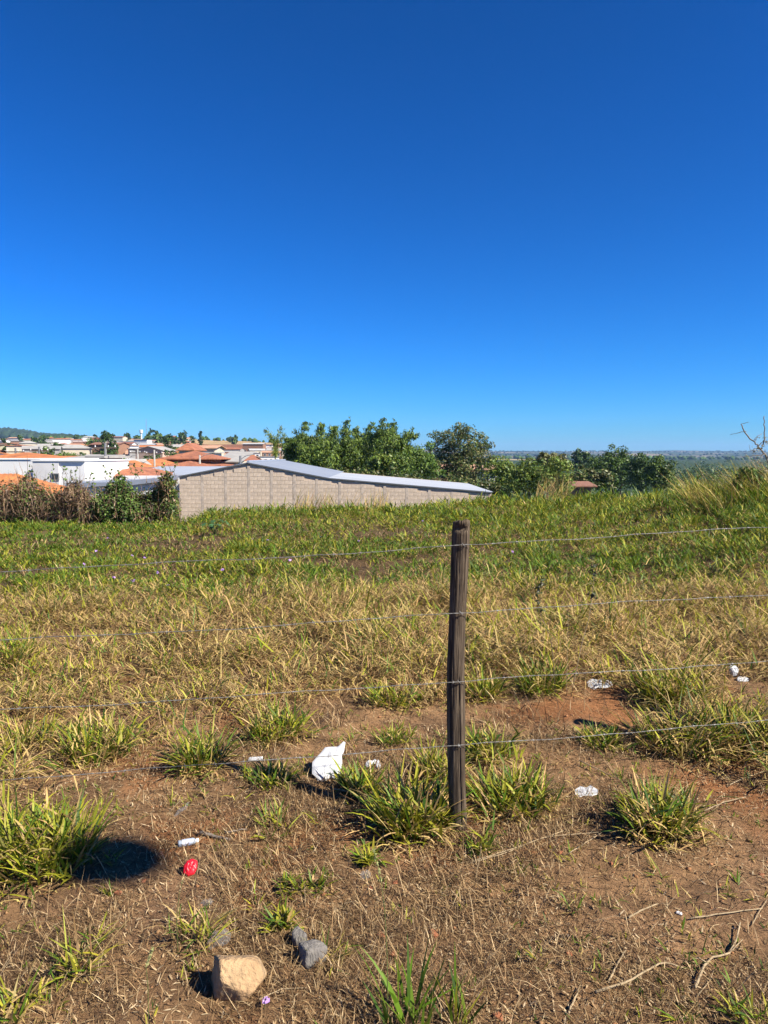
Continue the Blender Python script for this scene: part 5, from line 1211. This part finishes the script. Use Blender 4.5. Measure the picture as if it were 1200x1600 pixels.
rock('stone', 'smaller grey stone leaning behind the larger grey stone', gp(468, 1480), round_planes(4, .8), (.028, .028, .040), M_grey, .9, 'stone', 6, .12, 'pair of grey stones', soft=10.0)
M_brick = mat('broken_clay', (.42, .16, .075), .92, .25, 40, .4, 90)
SH = [(595, 1464, .017, 'upright orange brick shard left of the seed stalk'), (616, 1495, .016, 'orange brick shard above the fresh blades'), (672, 1366, .014, 'flat red brick shard below the post foot'), (677, 1460, .018, 'dark red brick shard embedded below the post'), (618, 1381, .012, 'small red shard left below the post'), (876, 1333, .012, 'orange shard left of the fan shaped tuft'), (954, 1350, .010, 'tiny orange shard below the fan shaped tuft'), (1190, 1368, .013, 'orange shard at the right edge'), (252, 1335, .012, 'orange shard below the little bottle, near the round shadow'), (224, 1378, .012, 'orange shard on bare soil under the round shadow'), (184, 1396, .020, 'broad flat orange clay shard low at the left'), (890, 1493, .014, 'reddish shard at lower right of centre'), (780, 1590, .016, 'orange shard at the bottom edge right of the blades'), (1060, 1428, .011, 'pale chip on the soil at the lower right'), (505, 1398, .010, 'small orange crumb right of the rosette'), (580, 1390, .012, 'red crumb beside the clear plastic shred')]
for i, (a, b, s, lab) in enumerate(SH):
    rr_ = np.random.default_rng(50 + i); pls = [(*rr_.normal(size=3), rr_.uniform(.55, .9)) for _ in range(9)] + [(0, 0, -1, .5), (0, 0, 1, .6), (1, 0, 0, 1), (-1, 0, 0, 1), (0, 1, 0, 1), (0, -1, 0, .9)]
    rock('clay_shard', lab, gp(a, b), pls, (s * 1.15, s * .85, s * .5), M_brick if 'pale' not in lab else M_whitegrey, rr_.uniform(0, 3), 'shard', i, .04, 'clay shards on the soil', .35, 3)
# sticks and straws lying about: photo-measured ends
M_stick = mat('dry_stick', (.46, .35, .21), .85, .25, 20, .3, 80, stretch=(1, 1, 1))
M_greystick = mat('grey_wood', (.24, .20, .165), .9, .3, 20, .4, 90)
def stick(name, label, pts, r, m, lift=.006, cat='stick', twigs=()):
    P = [gp(*q) for q in pts]; P = [np.array(q) + np.array([0, 0, lift + r]) for q in P]; b = P[0].copy()
    kn = np.linspace(0, 1, len(P)); tt = np.linspace(0, 1, 3 * len(P)); A = np.array(P) - b
    path = np.stack([np.interp(tt, kn, A[:, i]) for i in range(3)], 1); path[1:-1] += RNG.normal(0, r * .25, (len(path) - 2, 3))
    mb = MB().tube(path, np.linspace(r, r * .6, len(path)), 6)
    for tw in twigs:
        T = np.array([np.array(gp(*q)) + np.array([0, 0, lift + r + .01 * k]) - b for k, q in enumerate(tw)]); mb.tube(T, np.linspace(r * .7, r * .3, len(T)), 5)
    root = empty(name, b); tag(root, label, cat, 'sticks and dead stalks on the soil'); mb.build('stalk', m, root, True)
    return root
stick('stick', 'forked pale root like stick at the lower right', [(1086, 1552), (1098, 1520), (1112, 1505), (1140, 1496), (1148, 1482), (1156, 1450)], .0042, M_stick, .012, twigs=[[(1140, 1496), (1160, 1480)], [(1104, 1512), (1088, 1508)]])
stick('stick', 'long bent dry stalk at the bottom right of centre', [(930, 1558), (985, 1540), (1034, 1510), (1072, 1520)], .0042, M_stick, .01)
stick('stick', 'short slanting dry stalk left of the bent stalk', [(950, 1540), (962, 1515), (976, 1492)], .0035, M_stick)
stick('stick', 'curved dry stalk on the orange soil at the right', [(982, 1440), (1000, 1428), (1028, 1417)], .004, M_stick)
stick('stick', 'long thin pale stalk crossing the soil at the right edge', [(1078, 1440), (1130, 1432), (1192, 1424)], .0032, M_stick)
stick('stick', 'long thin straw from the post foot to the right', [(738, 1350), (800, 1330), (880, 1302)], .003, M_stick)
stick('stick', 'long straw below the post foot running right', [(735, 1352), (790, 1337), (850, 1312), (935, 1304)], .0028, M_stick)
stick('stick', 'pale straw slanting below the fan shaped tuft', [(888, 1338), (915, 1320), (940, 1304)], .0026, M_stick)
stick('stick', 'thin straw arching left of the fan shaped tuft', [(905, 1195), (940, 1212), (968, 1226)], .0028, M_stick, .02)
stick('stick', 'thin pale stalk right of the fan shaped tuft', [(1100, 1272), (1130, 1258), (1165, 1250)], .003, M_stick, .01)
stick('stick', 'dead stem at the right edge under the shaggy grass', [(1140, 1230), (1165, 1218), (1195, 1208)], .0035, M_stick)
stick('stick', 'straw lying right of the tan rock', [(405, 1565), (440, 1550), (480, 1548)], .002, M_stick)
stick('stick', 'thin straw above the tan rock', [(262, 1440), (310, 1430), (345, 1423)], .002, M_stick)
stick('stick', 'bent straw below the dark tuft near the white bag', [(520, 1240), (570, 1250), (605, 1262)], .0035, M_stick, .02)
stick('stick', 'vertical dry stalk piece at bottom centre', [(888, 1588), (896, 1570), (906, 1545)], .0035, M_stick)
stick('stick', 'thin slanting straw at right below the orange soil', [(1090, 1560), (1110, 1535), (1115, 1520)], .002, M_stick)
stick('stick', 'fine straw at the right edge low', [(1175, 1450), (1185, 1430), (1198, 1410)], .002, M_stick)
stick('wood_splinter', 'flat grey wood splinter right of the little bottle', [(312, 1305), (332, 1310), (360, 1316)], .009, M_greystick, .0, 'wood')
stick('wood_splinter', 'thin straight grey stick above the wood splinter', [(352, 1304), (370, 1301), (386, 1298)], .0045, M_greystick, .004, 'wood')
stick('stick', 'grey twig at the far left behind the big bright tuft', [(25, 1372), (40, 1358), (55, 1345)], .004, M_greystick, .01)
stick('stick', 'pale dead branch lying at the field edge beside the shed corner', [(232, 820), (250, 813), (268, 816), (290, 826)], .02, M_greystick, .15, twigs=[[(255, 814), (262, 806), (270, 800)]])

# ------------------------------------------------------------------ weeds, stalks, flowers
def stem_plant(name, label, pts, depth_py, r, leaf_n, leaf, cols, cat='weed', ground_px=None, spread=.03, m=None, group=None, aspect=.3, lo=.35):
    g = gp(*pts[0]); d = g.y; P = np.array([np.array(g)] + [np.array(at(px, py, d + .02 * i)) for i, (px, py) in enumerate(pts[1:])]) - np.array(g)
    tt = np.linspace(0, 1, 12); kn = np.linspace(0, 1, len(P)); path = np.stack([np.interp(tt, kn, P[:, i]) for i in range(3)], 1)
    root = empty(name, g); tag(root, label, cat, group)
    MB().tube(path, np.linspace(r, r * .45, 12), 5).build('stem', m or mat('weed_stem', (.20, .16, .09), .8, .2, 20), root, True)
    if leaf_n:
        k0 = int(12 * lo); V, F, c = leaves(path[k0:], np.tile([spread, spread, spread], (12 - k0, 1)), leaf_n, leaf, cols, shell=.2, aspect=aspect)
        obj_np('leaves', V, F, M_leaf, root, c)
    return root
DW = [(.04, .06, .02), (.06, .075, .03), (.05, .05, .03)]
stem_plant('tall_weed', 'thin tall weed with dark narrow leaves, left one of the two right of the post', [(868, 1085), (862, 1000), (845, 960), (838, 925), (848, 905)], 0, .003, 90, .035, DW, spread=.035, lo=.5)
stem_plant('tall_weed', 'thin tall weed with pale bare stalk, right one of the two right of the post', [(892, 1090), (908, 1010), (922, 960), (928, 905), (926, 872)], 0, .003, 90, .035, DW, spread=.03, lo=.5, m=M_stick)
stem_plant('dry_stalk', 'straight pale bare stalk between the two tall weeds', [(885, 1088), (886, 1040), (888, 960)], 0, .0022, 0, 0, DW, m=M_stick)
stem_plant('dry_stalk', 'short bare stalk standing over the small dark tuft beside the wires', [(535, 1175), (530, 1160), (528, 1135)], 0, .0018, 0, 0, DW, m=M_stick)
def seed_stalk(px, py, pts, label, n=120, r=.0016, col=(.35, .34, .14), fuzz=.010, name='seed_stalk'):
    g = gp(px, py); d = g.y; P = np.array([np.array(g)] + [np.array(at(a, b, d)) for a, b in pts]) - np.array(g); tt = np.linspace(0, 1, 16); kn = np.linspace(0, 1, len(P)); path = np.stack([np.interp(tt, kn, P[:, i]) for i in range(3)], 1)
    root = empty(name, g); tag(root, label, 'grass stalk'); MB().tube(path, np.linspace(r, r * .5, 16), 4).build('stem', mat('green_stem', (.14, .17, .05), .6, .2, 20), root, True)
    V, F, c = leaves(path[-5:], np.tile([fuzz * .35, fuzz * .35, fuzz], (5, 1)), n, fuzz, [col, (.28, .30, .12)], shell=.2, aspect=.25); obj_np('seed_head', V, F, M_straw, root, c)
seed_stalk(606, 1600, [(605, 1500), (601, 1420), (594, 1370), (584, 1328)], 'tall grass stalk with pale seed head rising in front of the bare soil')
seed_stalk(232, 1598, [(231, 1540), (228, 1510), (238, 1484)], 'short grass stalk with furry seed head in the lower left', 140, .0014, (.28, .24, .12))
seed_stalk(278, 1490, [(276, 1440), (280, 1395), (287, 1372)], 'pale nodding grass stalk just below the red cap', 40, .0014, (.45, .36, .2), .006)
# broad leaved plants: every leaf a part
def leaf_mesh(lobes=5):
    V = [(0, 0, 0)]; 
    for i in range(lobes * 2 + 1):
        a = math.pi * (-.75 + 1.5 * i / (lobes * 2)); r = 1.0 if i % 2 == 0 else .45
        V.append((r * math.cos(a) * .6 + .15, r * math.sin(a) * .6, -.12 * r * r))
    return V, [(0, i, i + 1) for i in range(1, lobes * 2 + 1)]
def broad_plant(label, px, py, n, size, h, col, seed, name='broadleaf_plant'):
    rn = random.Random(seed); g = gp(px, py) if py else px; root = empty(name, g); tag(root, label, 'plant')
    m = mat('broadleaf_%d' % seed, col, .45, .25, 9, .1, 20, trans=.2, rnd=.25); V, F = leaf_mesh(); me = bpy.data.meshes.new('leaf'); me.from_pydata(V, [], F); me.materials.append(m)
    st = MB()
    for i in range(n):
        a = rn.uniform(0, 6.28); r = size * rn.uniform(.3, 1.6); z = h * rn.uniform(.35, 1.0); tip = (r * math.cos(a), r * math.sin(a), z)
        st.tube([(0, 0, 0), (tip[0] * .4, tip[1] * .4, z * .7), tip], [.008, .006, .003], 4)
        o = link('leaf', me, None, root); o.location = tip; o.scale = [size * rn.uniform(.6, 1.15)] * 3; o.rotation_euler = (rn.uniform(-.5, .5), rn.uniform(.0, .9), a)
    st.build('stem', mat('green_stem'), root)
broad_plant('blue green broad leaved plant at the foot of the glossy creeper', 160, 812, 16, .17, .5, (.11, .20, .13), 31)
broad_plant('bright green lobed leaf plant growing in front of the block wall foot', 336, 836, 16, .16, .35, (.09, .22, .08), 32)
broad_plant('small lobed plant against the block wall base further right', 446, 793, 8, .16, .4, (.08, .20, .05), 33)
broad_plant('pale green castor leaf plant at the right end of the shed roof', 790, 782, 9, .22, .35, (.12, .30, .14), 34)
broad_plant('thin leafy sprig standing before the low end of the shed roof', 745, 782, 6, .14, .55, (.10, .22, .06), 35)
broad_plant('grey green big leaved bush on the field brow below the orange roof', 940, 782, 26, .20, .75, (.15, .20, .11), 36)
broad_plant('grey green big leaved bush on the brow right of the orange roof', 965, 780, 22, .2, .7, (.14, .19, .10), 37)
broad_plant('silvery blue leaved plant on the brow before the layered dark tree', 1050, 776, 16, .18, .85, (.20, .30, .24), 38)
broad_plant('greyish withered plant heap on the brow left of the orange roof', 850, 788, 24, .20, .42, (.20, .20, .18), 39, 'withered_plant')
broad_plant('dark withered leaves heap on the field brow beside the grey plant', 875, 786, 18, .17, .36, (.13, .12, .09), 40, 'withered_plant')
# tall dry grass with seed heads
def tall_grass(label, px0, px1, d0, d1, n, h, straw, lean_dir, lean, wid, name='grass'):
    d = RNG.uniform(d0, d1, n); px = RNG.uniform(px0, px1, n); x = (px - 600) / FPX * d
    cx = fbm(x * 2.2, d * 2.2, 131, 2); k = RNG.random(n) < np.clip((cx - .35) * 4, .05, 1); x, d = x[k], d[k]; n = len(x)
    col, _ = palette(n, (1 - straw) * .4, (1 - straw) * .6, straw, straw * .2, 0)
    yaw = lean_dir + RNG.normal(0, .9, n)
    v, q, t, c = blades(np.stack([x, d, H(x, d) - .01], 1), yaw, h * RNG.uniform(.5, 1.2, n), lean + np.abs(RNG.normal(0, .18, n)), RNG.uniform(.1, 1.1, n), wid * RNG.uniform(.6, 1.4, n), col, 4)
    o = obj_np(name, v, [q, t], M_straw, None, c); tag(o, label, 'grass', kind='stuff')
tall_grass('tall wind-bent dry grass on the mound at the right', 1075, 1330, 13.5, 18.5, 3600, .95, .42, math.pi, .42, .009)
tall_grass('tall straw coloured seeding grass in front of the block wall', 455, 605, 21.5, 23.5, 800, .75, .85, 0, .08, .012)
tall_grass('tall pale grass stems on the brow beside the withered plants', 835, 885, 22, 24, 260, 1.1, .9, 0, .12, .014)
# dead shrub against the sky
def dead_shrub():
    D = 15.5
    def q(px, py, dd=0): return np.array(at(px, py, D + dd))
    b = q(1204, 730); b[2] = Hs(b[0], D); root = empty('dead_shrub', b); tag(root, 'bare grey dead shrub reaching into the sky at the right', 'dead shrub')
    mb = MB()
    for pts, r in (([(1206, 772), (1204, 735), (1198, 712), (1190, 702), (1180, 690), (1166, 676), (1160, 662)], .022), ([(1190, 702), (1194, 690), (1195, 672), (1194, 650)], .016), ([(1160, 662), (1168, 660)], .007), ([(1166, 674), (1146, 679)], .008), ([(1180, 688), (1186, 682), (1195, 677)], .008), ([(1178, 688), (1180, 684), (1188, 684)], .006), ([(1196, 710), (1180, 712), (1160, 714)], .010), ([(1204, 736), (1190, 738), (1176, 744)], .010), ([(1192, 704), (1172, 703), (1168, 695)], .006), ([(1186, 696), (1192, 688), (1194, 682)], .007), ([(1200, 715), (1215, 690), (1222, 665)], .015), ([(1204, 740), (1225, 712), (1235, 690)], .013), ([(1190, 745), (1178, 728), (1186, 705)], .007)):
        P = np.array([q(*p) for p in pts]) - b; tt = np.linspace(0, 1, 4 * len(P)); path = np.stack([np.interp(tt, np.linspace(0, 1, len(P)), P[:, i]) for i in range(3)], 1)
        path[1:-1] += RNG.normal(0, .006, (len(path) - 2, 3)); path[:, 1] += RNG.normal(0, .1) * tt; mb.tube(path, np.linspace(r, r * .5, len(path)), 6)
    mb.build('branches', mat('dead_wood', (.30, .26, .22), .9, .3, 10), root, True)
    C = np.array([q(1186, 700), q(1192, 695), q(1178, 706), q(1196, 690), q(1184, 722), q(1196, 735)]) - b
    V, F, c = leaves(C, np.tile([.14, .14, .12], (6, 1)), 130, .06, [(.30, .27, .14), (.36, .30, .2)], shell=.1, aspect=.35); obj_np('withered_leaves', V, F, M_leaf, root, c)
dead_shrub()
crown_px('shrub', 'small dense green bush inside the dry grass mound at the right', 15.0, [(1166, 744, .22, 0), (1178, 750, .22, 0), (1158, 754, .2, 0), (1172, 760, .22, 0), (1184, 742, .16, 0)], LEAF_DARK + LEAF_MID, 1400, .075, cat='shrub', trunk_r=.012)
crown_px('shrub', 'green and brown leafy bush on the brow left of the block wall plants', 21.5, [(322, 806, .22, 0), (332, 800, .2, 0), (342, 808, .22, 0), (330, 814, .22, 0)], LEAF_MID + LEAF_OLIVE, 1500, .07, cat='shrub', trunk_r=.012)
# lilac flowers dotted through the mown belt and one by the rock
def flower(px, py, s, h, label, grp):
    g = gp(px, py); root = empty('lilac_flower', g); tag(root, label, 'flower', grp)
    MB().tube([(0, 0, 0), (.004, 0, h)], .0015, 4).build('stem', mat('green_stem'), root)
    V, F, c = leaves([(0.004, 0, h)], [(s, s, s * .6)], 14, s * 1.1, [(.42, .25, .58), (.5, .33, .62)], shell=.5, aspect=.7); obj_np('petals', V, F, M_leaf, root, c)
flower(413, 1578, .012, .03, 'small purple flower on the soil right of the tan rock', None)
for px, py in [(168, 850), (150, 872), (206, 880), (226, 884), (132, 894), (178, 917), (208, 922), (262, 930), (246, 908), (348, 904), (394, 852), (418, 854), (560, 856), (452, 888), (660, 822), (800, 874), (500, 850)]:
    flower(px, py, .022, .12, 'tiny lilac flower head in the mown green belt of the field', 'lilac flowers in the field')
